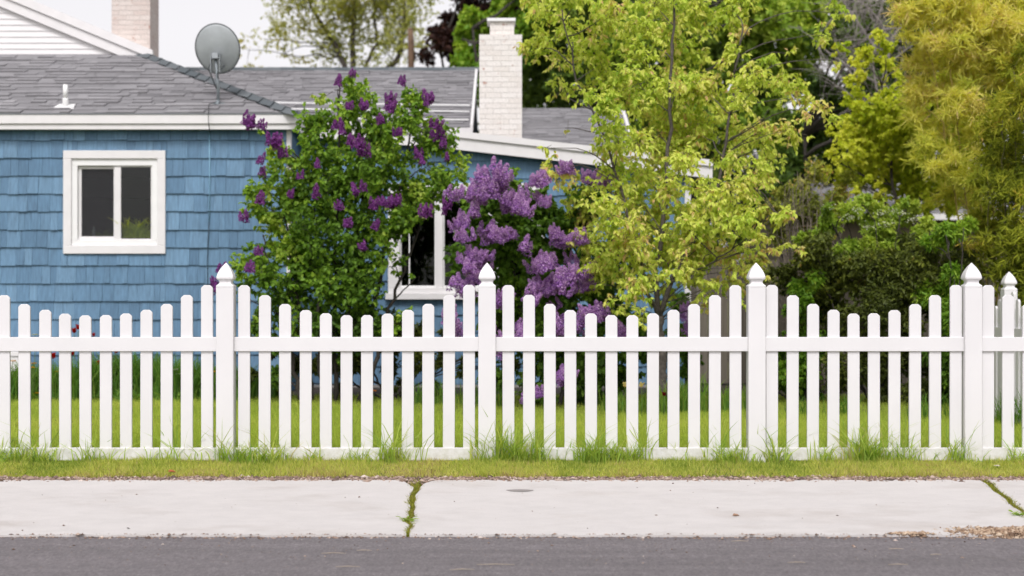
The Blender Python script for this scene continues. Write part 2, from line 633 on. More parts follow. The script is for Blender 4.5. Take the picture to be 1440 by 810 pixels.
def branch_to(mb, trunk, target, r0, r1, jitter=.12, n=7):
    """a limb from the trunk path to the target, leaving below it"""
    tr = np.asarray(trunk)
    seg = tr[0] + (tr[-1] - tr[0]) * 0
    d = np.linalg.norm(tr - target, axis=1) + np.where(tr[:, 2] > target[2] - .15, 5, 0)
    i = int(np.argmin(d))
    a = tr[i]
    L = np.linalg.norm(target - a)
    mid = (a + target) / 2 + np.array([0, 0, .12 * L]) + RNG.normal(0, jitter * L, 3)
    pth = bez(a, mid, target, n)
    pth[1:-1] += RNG.normal(0, .012 * L, (n - 2, 3))
    mb.tube(pth, list(np.linspace(r0, r1, n)), 6)
    return pth


def path_interp(pts, n=24):
    pts = np.asarray(pts, float)
    s = np.concatenate([[0], np.cumsum(np.linalg.norm(np.diff(pts, axis=0), axis=1))])
    q = np.linspace(0, s[-1], n)
    return np.stack([np.interp(q, s, pts[:, k]) for k in range(3)], 1)


def plant(name, label, cat, hand, base, n_leaf, L, W, mat, bark, trunks=None, m=10, group=None, depth_k=1.0, limb_r=(.02, .006),
          crown='crown', trunk_name='trunk', limbs=True, **kw):
    root = empty(name, base, label, cat, group)
    C, R, T = subclumps(hand, m, depth_k, kw.pop('spread', .8), kw.pop('rk', (.36, .66)))
    v, f, t, tv, tf = foliage(C, R, n_leaf, L, W, tint_c=T, **kw)
    mesh_obj(crown, v, f, mat, root, t)
    mb = MB()
    tw = np.zeros(0)
    if trunks is None:
        top = P(hand[0][0], hand[0][1], hand[0][3])
        trunks = [([base, top], .05, .012)]
    paths = []
    for pts, r0, r1 in trunks:
        pp = path_interp(pts, 22)
        pp[1:-1, :2] += RNG.normal(0, .012, (len(pp) - 2, 2))
        mb.tube(pp, list(np.linspace(r0, r1, len(pp))), 8)
        paths.append(pp)
    allp = np.concatenate(paths)
    if limbs:
        for h in hand:
            branch_to(mb, allp, P(*h[:2], h[3]), *limb_r)
        for k in range(0, len(C), 2):
            j = min(hand, key=lambda h: np.linalg.norm(P(h[0], h[1], h[3]) - C[k]))
            a = P(j[0], j[1], j[3])
            a = a + RNG.normal(0, .03, 3)
            mb.tube(bez(a, (a + C[k]) / 2 + RNG.normal(0, .03, 3), C[k], 4), [limb_r[1], limb_r[1] * .8, limb_r[1] * .6, limb_r[1] * .4], 5)
    o = mb.build(trunk_name, bark, root, True)
    mesh_obj('twig_sprays', tv, tf, bark, root)
    return root


def blades(x, y, z, h, w, lean=.35, tall=False, tint=None, dirv=None):
    """grass blades as bent slivers (5 verts, 3 tris) or single tris"""
    n = len(x)
    a = RNG.uniform(0, 2 * math.pi, n)
    sx, sy = np.cos(a) * w / 2, np.sin(a) * w / 2
    b = RNG.uniform(0, 2 * math.pi, n) if dirv is None else dirv
    ln = h * lean * RNG.random(n) * 1.6
    lx, ly = np.cos(b) * ln, np.sin(b) * ln
    if not tall:
        v = np.empty((n, 3, 3))
        v[:, 0] = np.stack([x - sx, y - sy, z], 1)
        v[:, 1] = np.stack([x + sx, y + sy, z], 1)
        v[:, 2] = np.stack([x + lx, y + ly, z + h], 1)
        f = (np.arange(n) * 3)[:, None] + np.array([0, 1, 2])
        return v.reshape(-1, 3), f, np.repeat(tint, 3)
    v = np.empty((n, 7, 3))
    for i, (q, ww) in enumerate(((0, 1), (.4, .85), (.75, .55))):
        ox, oy = lx * q ** 2, ly * q ** 2
        v[:, i * 2] = np.stack([x - sx * ww + ox, y - sy * ww + oy, z + h * q * (1 - .12 * q)], 1)
        v[:, i * 2 + 1] = np.stack([x + sx * ww + ox, y + sy * ww + oy, z + h * q * (1 - .12 * q)], 1)
    v[:, 6] = np.stack([x + lx, y + ly, z + h * .88], 1)
    b6 = (np.arange(n) * 7)[:, None]
    f = np.concatenate([b6 + np.array(q) for q in ((0, 1, 2), (1, 3, 2), (2, 3, 4), (3, 5, 4), (4, 5, 6))])
    return v.reshape(-1, 3), f, np.repeat(tint, 7)


def pebbles(x, y, z, s, tint):
    n = len(x)
    base = np.array([(1, 0, 0), (0, 1, 0), (-1, 0, 0), (0, -1, 0), (0, 0, .6), (0, 0, -.4)], float)
    fc = np.array([(0, 1, 4), (1, 2, 4), (2, 3, 4), (3, 0, 4), (1, 0, 5), (2, 1, 5), (3, 2, 5), (0, 3, 5)])
    v = base[None] * RNG.uniform(.6, 1.3, (n, 6, 1))
    a = RNG.uniform(0, 6.28, n)
    ca, sa = np.cos(a)[:, None], np.sin(a)[:, None]
    vx = v[..., 0] * ca - v[..., 1] * sa
    vy = v[..., 0] * sa + v[..., 1] * ca
    st = RNG.uniform(.7, 1.7, (n, 1))
    o = np.stack([x[:, None] + vx * s[:, None] * st, y[:, None] + vy * s[:, None], z[:, None] + v[..., 2] * s[:, None]], -1)
    f = ((np.arange(n) * 6)[:, None, None] + fc[None]).reshape(-1, 3)
    return o.reshape(-1, 3), f, np.repeat(tint, 6)


# ================================================================== SETTING
Y_WALK_FAR, Y_WALK_NEAR = -0.75, -2.25
Z_WALK_FAR, Z_WALK_NEAR = -0.042, -0.184
Z_ROAD = -0.196


def ground_z(y):
    return np.interp(y, [Y_WALK_NEAR, Y_WALK_FAR, 0.0], [Z_WALK_NEAR - .06, Z_WALK_FAR - .012, 0.0])


# one ground sheet to the horizon
prof = [(-260, -.30), (-14, -.30), (-2.6, -.30), (-2.25, -.26), (-.80, -.10), (-.74, Z_WALK_FAR - .012), (-.35, -.02), (0, 0), (7, 0), (12, 0), (40, 0), (900, 0)]
xs = [-700, -60, -12, -6, -3, 0, 3, 6, 12, 60, 700]
gv = [(x, y, z) for (y, z) in prof for x in xs]
gf = [(i * len(xs) + j, i * len(xs) + j + 1, (i + 1) * len(xs) + j + 1, (i + 1) * len(xs) + j) for i in range(len(prof) - 1) for j in range(len(xs) - 1)]
tag(mesh_obj('ground', gv, gf, M['ground']), kind='structure')

# road: one sheet with a gentle crown
rv, rf = [], []
ys_r = [-2.20, -2.6, -4.5, -7, -10, -13.5, -16]
zs_r = [Z_ROAD, Z_ROAD, Z_ROAD + .01, Z_ROAD + .03, Z_ROAD + .02, Z_ROAD, Z_ROAD - .02]
for y, z in zip(ys_r, zs_r):
    for x in (-300, -20, 0, 20, 300): rv.append((x, y, z))
for i in range(len(ys_r) - 1):
    for j in range(4):
        a = i * 5 + j
        rf.append((a, a + 5, a + 6, a + 1))
tag(mesh_obj('road', rv, rf, M['asphalt']), kind='structure')


def walk_pt(px, py):
    """point of the sloping pavement seen at pixel"""
    s = (Z_WALK_NEAR - Z_WALK_FAR) / (Y_WALK_NEAR - Y_WALK_FAR)
    # z = Z_FAR + s*(y - Y_FAR);  (HOR-py)*yd/F = z - CAM_Z ; y = yd-CAM_D
    yd = (Z_WALK_FAR + s * (-CAM_D - Y_WALK_FAR) - CAM_Z) / ((HOR - py) / FPX - s)
    return P(px, py, yd)


# pavement slabs with worn edges; the joints follow the two mossy cracks
def joint_line(p_far, p_near, n=14, jit=.012):
    t = np.linspace(0, 1, n)[:, None]
    q = p_far + (p_near - p_far) * t
    q[1:-1, 0] += RNG.normal(0, jit, n - 2)
    return q


def slab(lf, rt, round_l=0.0, round_r=0.0):
    """lf, rt: far->near edge polylines"""
    lf, rt = lf.copy(), rt.copy()
    n = 46
    tx = np.linspace(0, 1, n)
    rows = []
    m = len(lf)
    for i in range(m):
        row = lf[i] + (rt[i] - lf[i]) * tx[:, None]
        if i == 0: row[1:-1, 1] += RNG.normal(0, .010, n - 2)
        if i == m - 1: row[1:-1, 1] += RNG.normal(0, .008, n - 2)
        rows.append(row)
    top = np.concatenate(rows)
    top[:, 2] += RNG.normal(0, .0006, len(top))
    v = list(map(tuple, top))
    f = [(i * n + j, (i + 1) * n + j, (i + 1) * n + j + 1, i * n + j + 1) for i in range(m - 1) for j in range(n - 1)]
    ring = list(range(n)) + [i * n + n - 1 for i in range(1, m)] + list(range((m - 1) * n + n - 2, (m - 1) * n - 1, -1)) + [i * n for i in range(m - 2, 0, -1)]
    b = len(v)
    for r in ring: v.append((v[r][0], v[r][1], v[r][2] - .09))
    k = len(ring)
    for a in range(k):
        c = (a + 1) % k
        f.append((ring[a], ring[c], b + c, b + a))
    return v, f


jA_far, jA_near = walk_pt(584, 675), walk_pt(573, 752)
jB_far, jB_near = walk_pt(1383, 675), walk_pt(1478, 752)
fix = lambda p, y: np.array((p[0], y, np.interp(y, [Y_WALK_NEAR, Y_WALK_FAR], [Z_WALK_NEAR, Z_WALK_FAR])))
jA_far, jB_far = fix(jA_far, Y_WALK_FAR), fix(jB_far, Y_WALK_FAR)
jA_near, jB_near = fix(jA_near, Y_WALK_NEAR), fix(jB_near, Y_WALK_NEAR)
sv, sf = [], []
gapw = np.linspace(.023, .008, 14)
eA, eB = joint_line(jA_far, jA_near), joint_line(jB_far, jB_near)
cuts = []
for k in range(-7, 0): cuts.append(joint_line(jA_far + np.array([k * 3.9, 0, 0]), jA_near + np.array([k * 3.9, 0, 0])))
cuts += [eA, eB]
for k in range(1, 8): cuts.append(joint_line(jB_far + np.array([k * 3.9, 0, 0]), jB_near + np.array([k * 3.9, 0, 0])))
for i in range(len(cuts) - 1):
    L_, R_ = cuts[i].copy(), cuts[i + 1].copy()
    rough_l, rough_r = RNG.normal(0, .004, 14), RNG.normal(0, .004, 14)
    L_[:, 0] += gapw + rough_l
    R_[:, 0] -= gapw + rough_r
    if cuts[i] is eA: L_[0, 0] += .10; L_[1, 0] += .03
    if cuts[i + 1] is eA: R_[0, 0] -= .07; R_[1, 0] -= .02
    v, f = slab(L_, R_)
    b = len(sv)
    sv += v
    sf += [tuple(b + q for q in ff) for ff in f]
tag(mesh_obj('sidewalk', sv, sf, M['concrete']), kind='structure')

# flower-bed soil by the house
bed = [(-12, 6.6, .004), (-2.4, 6.5, .004), (-.9, 5.0, .004), (0.9, 4.2, .004), (1.2, 5.4, .004), (3.2, 4.8, .004), (7, 4.2, .004), (12, 4.2, .004), (12, 12, .004), (-12, 12, .004)]
tag(mesh_obj('flower_bed', bed, [tuple(range(len(bed)))], M['soil']), kind='structure')

# ================================================================== HOUSE
YA = 20.0 - CAM_D           # front wall of the left wing
YB = 21.0 - CAM_D           # front wall of the set-back wing
YE = 19.82 - CAM_D           # eave line
house = empty('house', (-3, YA, 0), 'low blue shingled house with grey roofs and white trim behind the picket fence', 'house')
PITCH = .417


def wx(px, yd): return (px - 720) * yd / FPX
def wz(py, yd): return CAM_Z + (HOR - py) * yd / FPX


WIN_A = dict(x0=wx(90, 20), x1=wx(233.5, 20), z0=wz(357, 20), z1=wz(212, 20))
WIN_B = dict(x0=wx(546, 21), x1=wx(766, 21), z0=wz(418, 21), z1=wz(258, 21))
CORNER_A = wx(409, 20)
X_END_B = wx(968, 21)


def rake_z(x):       # underside line of the sloping fascia over the set-back wing
    pxx = x * FPX / 20.82 + 720
    return wz(np.interp(pxx, [415, 640, 845, 1000], [190, 211, 232, 250]), 20.82)


def shakes(mb, x0, x1, z_lo, z_hi, y, first_edge, hole, top=None, pitch=.22):
    zb = first_edge
    while zb > z_lo - pitch: zb -= pitch
    while zb < z_hi:
        x = x0
        rowj = random.uniform(-.004, .004)
        while x < x1 - .01:
            w = min(random.choice([.07, .1, .12, .14, .16, .18, .21, .24]) * random.uniform(.9, 1.1), x1 - x)
            xa, xb_ = x, x + w
            jb = rowj + random.uniform(-.006, .006)
            th = random.uniform(.022, .034)
            tn = min(1, max(0, random.gauss(.5, .27)))
            segs = [(xa, xb_, zb + jb, zb + pitch + .03)]
            out = []
            for (a, b_, c, d) in segs:
                if hole and b_ > hole[0] and a < hole[1] and d > hole[2] and c < hole[3]:
                    if a < hole[0]: out.append((a, hole[0], c, d))
                    if b_ > hole[1]: out.append((hole[1], b_, c, d))
                    ma, mb_ = max(a, hole[0]), min(b_, hole[1])
                    if c < hole[2]: out.append((ma, mb_, c, hole[2]))
                    if d > hole[3]: out.append((ma, mb_, max(c, hole[3]), d))
                else:
                    out.append((a, b_, c, d))
            for (a, b_, c, d) in out:
                d1 = min(d, z_hi) if top is None else min(d, top((a + b_) / 2))
                c1 = max(c, z_lo)
                if d1 - c1 < .01 or b_ - a < .006: continue
                q = .0015
                mb.hexa([(a + q, y - th, c1), (b_ - q, y - th, c1), (b_ - q, y, c1), (a + q, y, c1),
                         (a + q, y - .004, d1), (b_ - q, y - .004, d1), (b_ - q, y + .002, d1), (a + q, y + .002, d1)], tn)
            x += w
        zb += pitch


def inset(w, t): return (w['x0'] + t, w['x1'] - t, w['z0'] + t, w['z1'] - t)


holeA, holeB = inset(WIN_A, .05), inset(WIN_B, .05)
Z_EAVE = wz(160, 19.82)
Z_FAS = wz(182, 19.82)
XL = -13.0

# backing walls (boxes butted round the openings)
mb = MB()
T = .14


def wall_with_hole(x0, x1, z0, z1, y, h):
    mb.box(x0, h[0], y, y + T, z0, z1)
    mb.box(h[1], x1, y, y + T, z0, z1)
    mb.box(h[0], h[1], y, y + T, z0, h[2])
    mb.box(h[0], h[1], y, y + T, h[3], z1)


wall_with_hole(XL, CORNER_A - .02, 0, Z_FAS + .08, YA, holeA)
mb.box(CORNER_A - .16, CORNER_A - .02, YA + T, YB + .3, 0, Z_FAS + .08)
zt = 2.95
wall_with_hole(CORNER_A - .02, X_END_B, 0, 2.62, YB, holeB)
# sloping upper strip of the set-back wall
mb.hexa([(CORNER_A - .02, YB, 2.62), (X_END_B, YB, 2.62), (X_END_B, YB + T, 2.62), (CORNER_A - .02, YB + T, 2.62),
         (CORNER_A - .02, YB, rake_z(CORNER_A) + .1), (X_END_B, YB, rake_z(X_END_B) + .1), (X_END_B, YB + T, rake_z(X_END_B) + .1), (CORNER_A - .02, YB + T, rake_z(CORNER_A) + .1)])
mb.box(X_END_B - T, X_END_B, YB + T, YB + 6, 0, rake_z(X_END_B) + .02)
mb.box(XL, X_END_B, YB + 9, YB + 9 + T, 0, 3.2)
mb.build('wall', M['shakes'], house)

mb = MB()
shakes(mb, XL + 4, CORNER_A - .05, .04, Z_FAS + .06, YA - .002, wz(197, 20), holeA)
mb.build('shake_siding', M['shakes'], house)
mb = MB()
shakes(mb, CORNER_A - .02, X_END_B - .05, .04, 3.6, YB - .002, wz(419, 21), holeB, top=lambda x: rake_z(x) + .05)
mb.build('shake_siding', M['shakes'], house)
mb = MB()   # right-hand return wall shakes
mb.box(XL, CORNER_A - .03, YA - .03, YA - .001, 0, .038)
mb.box(CORNER_A - .02, X_END_B, YB - .03, YB - .001, 0, .038)
mb.build('foundation', plain('grey_foundation', (.3, .29, .28, 1), .9), house)

mb = MB()
mb.bbox(CORNER_A - .05, CORNER_A + .004, YA - .032, YA + .06, .2, Z_FAS + .02)
mb.build('corner_board', M['white'], house)
mb = MB()
mb.bbox(X_END_B - .05, X_END_B + .03, YB - .032, YB + .08, .2, rake_z(X_END_B) + .02)
mb.build('corner_board', M['white'], house)

# interior: dark rooms behind the two windows
mb = MB()


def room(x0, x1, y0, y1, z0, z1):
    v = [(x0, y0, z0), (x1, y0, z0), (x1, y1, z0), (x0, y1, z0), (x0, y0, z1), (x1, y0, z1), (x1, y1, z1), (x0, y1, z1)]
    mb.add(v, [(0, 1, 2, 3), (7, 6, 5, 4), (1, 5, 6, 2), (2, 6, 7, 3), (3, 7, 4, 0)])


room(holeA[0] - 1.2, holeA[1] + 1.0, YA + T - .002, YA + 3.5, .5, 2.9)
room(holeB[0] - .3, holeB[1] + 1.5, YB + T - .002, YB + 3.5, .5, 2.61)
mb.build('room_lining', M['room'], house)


# windows
def frame_rect(mb, x0, x1, z0, z1, wl_, wr, wb, wt, y0, y1):
    mb.bbox(x0, x1, y0, y1, z1 - wt, z1)
    mb.bbox(x0, x1, y0, y1, z0, z0 + wb)
    mb.bbox(x0, x0 + wl_, y0, y1, z0 + wb, z1 - wt)
    mb.bbox(x1 - wr, x1, y0, y1, z0 + wb, z1 - wt)


w = WIN_A
mb = MB()
frame_rect(mb, w['x0'], w['x1'], w['z0'], w['z1'], .10, .10, .105, .10, YA - .045, YA + .04)
win = mb.build('window', M['white'], house)
ix0, ix1, iz0, iz1 = w['x0'] + .10, w['x1'] - .10, w['z0'] + .105, w['z1'] - .10
mb = MB()
frame_rect(mb, ix0, ix1, iz0, iz1, .07, .07, .065, .085, YA - .018, YA + .07)
mb.build('frame', M['cap_white'], win)
sx0, sx1, sz0, sz1 = ix0 + .07, ix1 - .07, iz0 + .065, iz1 - .085
midx = wx(166, 20)
mb = MB()
frame_rect(mb, midx - .05, sx1, sz0, sz1, .085, .018, .016, .016, YA + .0, YA + .035)
sash = mb.build('sash', M['white'], win)
mb = MB()
frame_rect(mb, sx0, midx - .05, sz0, sz1, .038, .012, .045, .038, YA + .028, YA + .06)
mb.build('sash', M['white'], win)
mb = MB()
mb.box(midx + .0, sx1 - .01, YA + .016, YA + .020, sz0 + .01, sz1 - .01)
mb.build('glass_pane', M['glass'], win)
mb = MB()
mb.box(sx0 + .03, midx - .055, YA + .044, YA + .048, sz0 + .03, sz1 - .03)
mb.build('glass_pane', M['glass'], win)
mb = MB()
mb.box(sx0 + .03, midx - .055, YA + .034, YA + .036, sz0 + .03, sz1 - .03)
mb.build('insect_screen', M['screen'], win)

w = WIN_B
mb = MB()
frame_rect(mb, w['x0'], w['x1'], w['z0'] + .05, w['z1'], .15, .15, .07, .10, YB - .045, YB + .05)
mb.bbox(w['x0'] - .03, w['x1'] + .03, YB - .10, YB + .05, w['z0'] - .03, w['z0'] + .05)
win2 = mb.build('window', M['white'], house)
ix0, ix1, iz0, iz1 = w['x0'] + .15, w['x1'] - .15, w['z0'] + .12, w['z1'] - .10
mx = wx(618, 21)
mx2 = wx(694, 21)
mb = MB()
mb.bbox(mx - .045, mx + .045, YB - .02, YB + .06, iz0, iz1)
mb.bbox(mx2 - .045, mx2 + .045, YB - .02, YB + .06, iz0, iz1)
mb.build('mullion', M['white'], win2)
for a, b_ in ((ix0, mx - .045), (mx + .045, mx2 - .045), (mx2 + .045, ix1)):
    mb = MB()
    frame_rect(mb, a, b_, iz0, iz1, .02, .02, .03, .03, YB + .02, YB + .05)
    if a == ix0: mb.box((a + b_) / 2 - .12, (a + b_) / 2 - .105, YB + .03, YB + .045, iz0 + .03, iz1 - .03)
    mb.build('sash', M['cap_white'], win2)
    mb = MB()
    mb.box(a + .015, b_ - .015, YB + .052, YB + .056, iz0 + .02, iz1 - .02)
    mb.build('glass_pane', M['glass'], win2)

# roofs
def tabs(mb, o, u, v, width, length, exposure=.128, clip=None):
    """asphalt tabs laid on the plane o + a*u + b*v (u along the eave, v up the slope)"""
    o, u, v = (np.asarray(q, float) for q in (o, u, v))
    u = u / np.linalg.norm(u)
    v = v / np.linalg.norm(v)
    n = np.cross(u, v)
    if n[2] < 0: n = -n
    rows = int(length / exposure)
    for r in range(rows):
        a = -random.uniform(0, .3)
        b0 = r * exposure
        while a < width:
            wd = random.choice([.12, .16, .2, .26, .32]) * random.uniform(.85, 1.15)
            a0, a1 = max(a, 0), min(a + wd, width)
            a += wd
            if a1 - a0 < .02: continue
            bt = min(b0 + exposure * 1.25, length)
            if clip is not None:
                lo, hi = clip(b0 + exposure * .5)
                a0, a1 = max(a0, lo), min(a1, hi)
                if a1 - a0 < .02: continue
            th = random.choice([.003, .005, .016, .020, .024])
            sk = random.uniform(.0, .03)
            jb = random.uniform(-.004, .004)
            tn = min(1, max(0, random.gauss(.5 + (.08 if th > .01 else -.12), .11)))
            pt = lambda aa, bb, hh: o + u * aa + v * bb + n * hh
            mb.hexa([pt(a0, b0 + jb, .001), pt(a1 - .003, b0 + jb, .001), pt(a1 - .003 + sk, bt, .0), pt(a0 + sk, bt, .0),
                     pt(a0, b0 + jb, th + .004), pt(a1 - .003, b0 + jb, th + .004), pt(a1 - .003 + sk, bt, .003), pt(a0 + sk, bt, .003)], tn)


def plate(mb, pts, th=.05):
    p = [np.asarray(q, float) for q in pts]
    n = np.cross(p[1] - p[0], p[2] - p[0])
    n = n / np.linalg.norm(n)
    if n[2] < 0: n = -n
    k = len(p)
    mb.add(p + [q - n * th for q in p], [tuple(range(k)), tuple(range(2 * k - 1, k - 1, -1))] + [(i, (i + 1) % k, k + (i + 1) % k, k + i) for i in range(k)])


XC = wx(415, 19.82)                       # right eave corner of roof A
DG = 2.76                                # depth from eave to the small gable
Z_G = Z_EAVE + PITCH * DG
X_G = XC - DG * .90                      # where the hip meets the gable foot
RID_X = -9.6
Z_RID = Z_EAVE + PITCH * (XC - RID_X) * .93
mb = MB()
# deck plates (slightly below the tabs)
plate(mb, [(XL, YE, Z_EAVE - .004), (XC, YE, Z_EAVE - .004), (X_G, YE + DG, Z_G - .004), (XL, YE + DG, Z_G - .004)], .04)
plate(mb, [(XC, YE + .002, Z_EAVE - .006), (XC, YE + 14, Z_EAVE - .006), (RID_X, YE + 14, Z_RID - .006), (RID_X, YE + DG, Z_RID - .006), (X_G, YE + DG, Z_G - .006)], .04)
sl = math.hypot(DG, PITCH * DG)
tabs(mb, (XL + 4, YE, Z_EAVE), (1, 0, 0), (0, DG, PITCH * DG), XC - XL - 4, sl, .15,
     clip=lambda b: (0, (XC - XL - 4) - (XC - X_G) * b / sl))
roofA = mb.build('roof', M['shingle'], house)
# hip caps
mb = MB()
hA, hB = np.array((XC + .03, YE - .03, Z_EAVE + .0)), np.array((X_G, YE + DG, Z_G))
nh = 15
hd = (hB - hA) / nh
for i in range(nh):
    a, b_ = hA + hd * i, hA + hd * (i + 1.25)
    s1 = np.array((-.03, -.17, -.073))
    s2 = np.array((.15, .03, -.065))
    lift = np.array((0, 0, .034))
    l2 = np.array((0, 0, .010))
    mb.add([a + s1 + lift, a + lift * 1.15, a + s2 + lift, b_ + s1 + l2, b_ + l2, b_ + s2 + l2,
            a + s1, a, a + s2],
           [(0, 1, 4, 3), (1, 2, 5, 4), (6, 7, 1, 0), (7, 8, 2, 1)], random.random())
mb.build('hip_cap', M['hipcap'], roofA)
# fascia / gutter of roof A
mb = MB()
mb.bbox(XL, XC + .02, YE - .012, YE + .03, wz(174, 19.82), Z_EAVE - .006)
mb.bbox(XL, XC + .01, YE + .012, YE + .04, Z_FAS, wz(174, 19.82))
mb.box(XL, XC - .01, YE + .04, YA - .004, Z_FAS + .01, Z_FAS + .03)
mb.box(XC - .02, XC + .018, YE + .04, YE + 2.6, Z_FAS, Z_EAVE - .012)
mb.build('fascia', M['white'], house)
mb = MB()
mb.box(XL, XC + .03, YE - .022, YE + .05, Z_EAVE - .008, Z_EAVE - .001)
mb.build('drip_edge', M['grey_metal'], house)

# small lapped gable above roof A
YG = YE + DG
mb = MB()
zz = Z_G - .02
lapn = .083
slope_g = (73 - 0) / (205 - 28)
while zz < Z_G + 2.0:
    xr = X_G + .1 - (zz - Z_G) / slope_g
    if xr < RID_X - 1: break
    mb.hexa([(XL, YG - .016, zz), (xr, YG - .016, zz), (xr, YG + .02, zz), (XL, YG + .02, zz),
             (XL, YG - .003, zz + lapn + .004), (xr - lapn / slope_g, YG - .003, zz + lapn + .004), (xr - lapn / slope_g, YG + .02, zz + lapn + .004), (XL, YG + .02, zz + lapn + .004)])
    zz += lapn
mb.build('gable', M['white'], house)
mb = MB()
for (off, hh, yf, yb) in ((0, .12, -.10, -.03), (-.125, .14, -.07, -.02)):
    r0 = np.array((X_G + .16, 0, Z_G + .035 + off))
    r1 = np.array((X_G + .16 - 5.2, 0, Z_G + .035 + off + 5.2 * slope_g))
    mb.hexa([(r0[0], YG + yf, r0[2] - hh), (r0[0], YG + yb, r0[2] - hh), (r1[0], YG + yb, r1[2] - hh), (r1[0], YG + yf, r1[2] - hh),
             (r0[0], YG + yf, r0[2]), (r0[0], YG + yb, r0[2]), (r1[0], YG + yb, r1[2]), (r1[0], YG + yf, r1[2])])
mb.build('rake_board', M['white'], house)

# chimneys
mb = MB()
cx0, cx1 = wx(157, 24.4), wx(211, 24.4)
ya = 24.4 - CAM_D
mb.box(cx0, cx1, ya, ya + .6, 3.2, 7.2)
ch = mb.build('chimney', M['brick_a'], house)
ch['label'] = 'faded pinkish brick chimney'
mb = MB()
mb.box(cx0 - .05, cx1 + .05, ya - .05, ya + .65, 7.2, 7.28)
mb.build('chimney_cap', M['concrete'], ch)
mb = MB()
mb.hexa([(cx0 - .02, ya - .3, wz(51, 24.2)), (cx1 - .02, ya - .3, wz(72, 24.2)), (cx1 - .02, ya - .005, wz(72, 24.2)), (cx0 - .02, ya - .005, wz(51, 24.2)),
         (cx0 - .02, ya - .3, wz(47, 24.2)), (cx1 - .02, ya - .3, wz(67, 24.2)), (cx1 - .02, ya - .005, wz(67, 24.2)), (cx0 - .02, ya - .005, wz(47, 24.2))])
mb.build('flashing', M['cap_white'], ch)

mb = MB()
yb = 22.2 - CAM_D
mb.box(wx(674, 22.2), wx(734, 22.2), yb, yb + .55, 2.4, wz(48.5, 22.2))
mb.box(wx(689, 22.3), wx(723, 22.3), yb + .08, yb + .46, wz(48.5, 22.2), wz(29, 22.2))
ch2 = mb.build('chimney', M['brick_b'], house)
ch2['label'] = 'white painted brick chimney with a narrower top'
mb = MB()
mb.bbox(wx(685, 22.3), wx(725, 22.3), yb + .04, yb + .5, wz(29, 22.2), wz(24.5, 22.2))
mb.build('chimney_cap', M['cap_white'], ch2)

# sloping fascia and flat roof of the set-back wing
YR = 20.82 - CAM_D
mb = MB()
pts_t = [(418, 165), (640, 184), (845, 207), (1002, 225)]
for (d0, d1, yf, yk) in ((0, 9, -.03, .02), (9, 28, 0, .03)):
    for (a, b_) in zip(pts_t[:-1], pts_t[1:]):
        xa, xb_ = wx(a[0], 20.82), wx(b_[0], 20.82)
        za0, za1 = wz(a[1] + d0, 20.82), wz(a[1] + d1 + (0 if d1 < 20 else -2), 20.82)
        zb0, zb1 = wz(b_[1] + d0, 20.82), wz(b_[1] + d1 + (0 if d1 < 20 else -2), 20.82)
        mb.hexa([(xa, YR + yf, za1), (xb_, YR + yf, zb1), (xb_, YR + yk, zb1), (xa, YR + yk, za1),
                 (xa, YR + yf, za0), (xb_, YR + yf, zb0), (xb_, YR + yk, zb0), (xa, YR + yk, za0)])
mb.build('fascia', M['white'], house)
mb = MB()
plate(mb, [(wx(418, 20.82), YR + .03, wz(166, 20.82)), (wx(1002, 20.82), YR + .03, wz(226, 20.82)), (wx(1002, 20.82), YR + 6, wz(226, 20.82)), (wx(418, 20.82), YR + 6, wz(166, 20.82))], .1)
mb.build('roof', M['shingle'], house)

# far roof (ridge behind the lilac)
Y0, Z0 = 23.3 - CAM_D, wz(179, 23.3)
Y1, Z1 = 26.6 - CAM_D, wz(97, 26.6)
xl_, xr_ = wx(150, 26.6), -.60
mb = MB()
plate(mb, [(xl_, Y0, Z0 - .005), (xr_, Y0, Z0 - .005), (xr_, Y1, Z1 - .005), (xl_, Y1, Z1 - .005)], .05)
plate(mb, [(xl_, Y1 + .002, Z1 - .006), (xr_, Y1 + .002, Z1 - .006), (xr_, 2 * Y1 - Y0, Z0 - .006), (xl_, 2 * Y1 - Y0, Z0 - .006)], .05)
tabs(mb, (xl_, Y0, Z0), (1, 0, 0), (0, Y1 - Y0, Z1 - Z0), xr_ - xl_, math.hypot(Y1 - Y0, Z1 - Z0), .15)
roofB = mb.build('roof', M['shingle'], house)
mb = MB()
x = xl_
while x < xr_ - .05:
    mb.hexa([(x, Y1 - .14, Z1 - .04), (x + .3, Y1 - .14, Z1 - .045), (x + .3, Y1 + .14, Z1 - .045), (x, Y1 + .14, Z1 - .04),
             (x, Y1 - .10, Z1 + .018), (x + .3, Y1 - .10, Z1 + .012), (x + .3, Y1 + .10, Z1 + .012), (x, Y1 + .10, Z1 + .018)], random.random())
    x += .22
mb.build('ridge_cap', M['hipcap'], roofB)
mb = MB()   # snow rails on the lower part of the far roof
for q, xa in ((.20, -4.0), (.30, -4.2), (.07, -4.3)):
    yy, zz = Y0 + (Y1 - Y0) * q, Z0 + (Z1 - Z0) * q + .04
    mb.tube([(xa, yy, zz + .05), (xr_ - .03, yy, zz - .0)], .012, 6)
mb.build('snow_rail', M['cap_white'], roofB)
mb = MB()
mb.hexa([(xr_ + .002, Y0 - .05, Z0 - .12), (xr_ + .04, Y0 - .05, Z0 - .12), (xr_ + .04, Y1, Z1 - .10), (xr_ + .002, Y1, Z1 - .10),
         (xr_ + .002, Y0 - .05, Z0 + .03), (xr_ + .04, Y0 - .05, Z0 + .03), (xr_ + .04, Y1, Z1 + .03), (xr_ + .002, Y1, Z1 + .03)])
mb.build('rake_board', M['white'], roofB)
mb = MB()
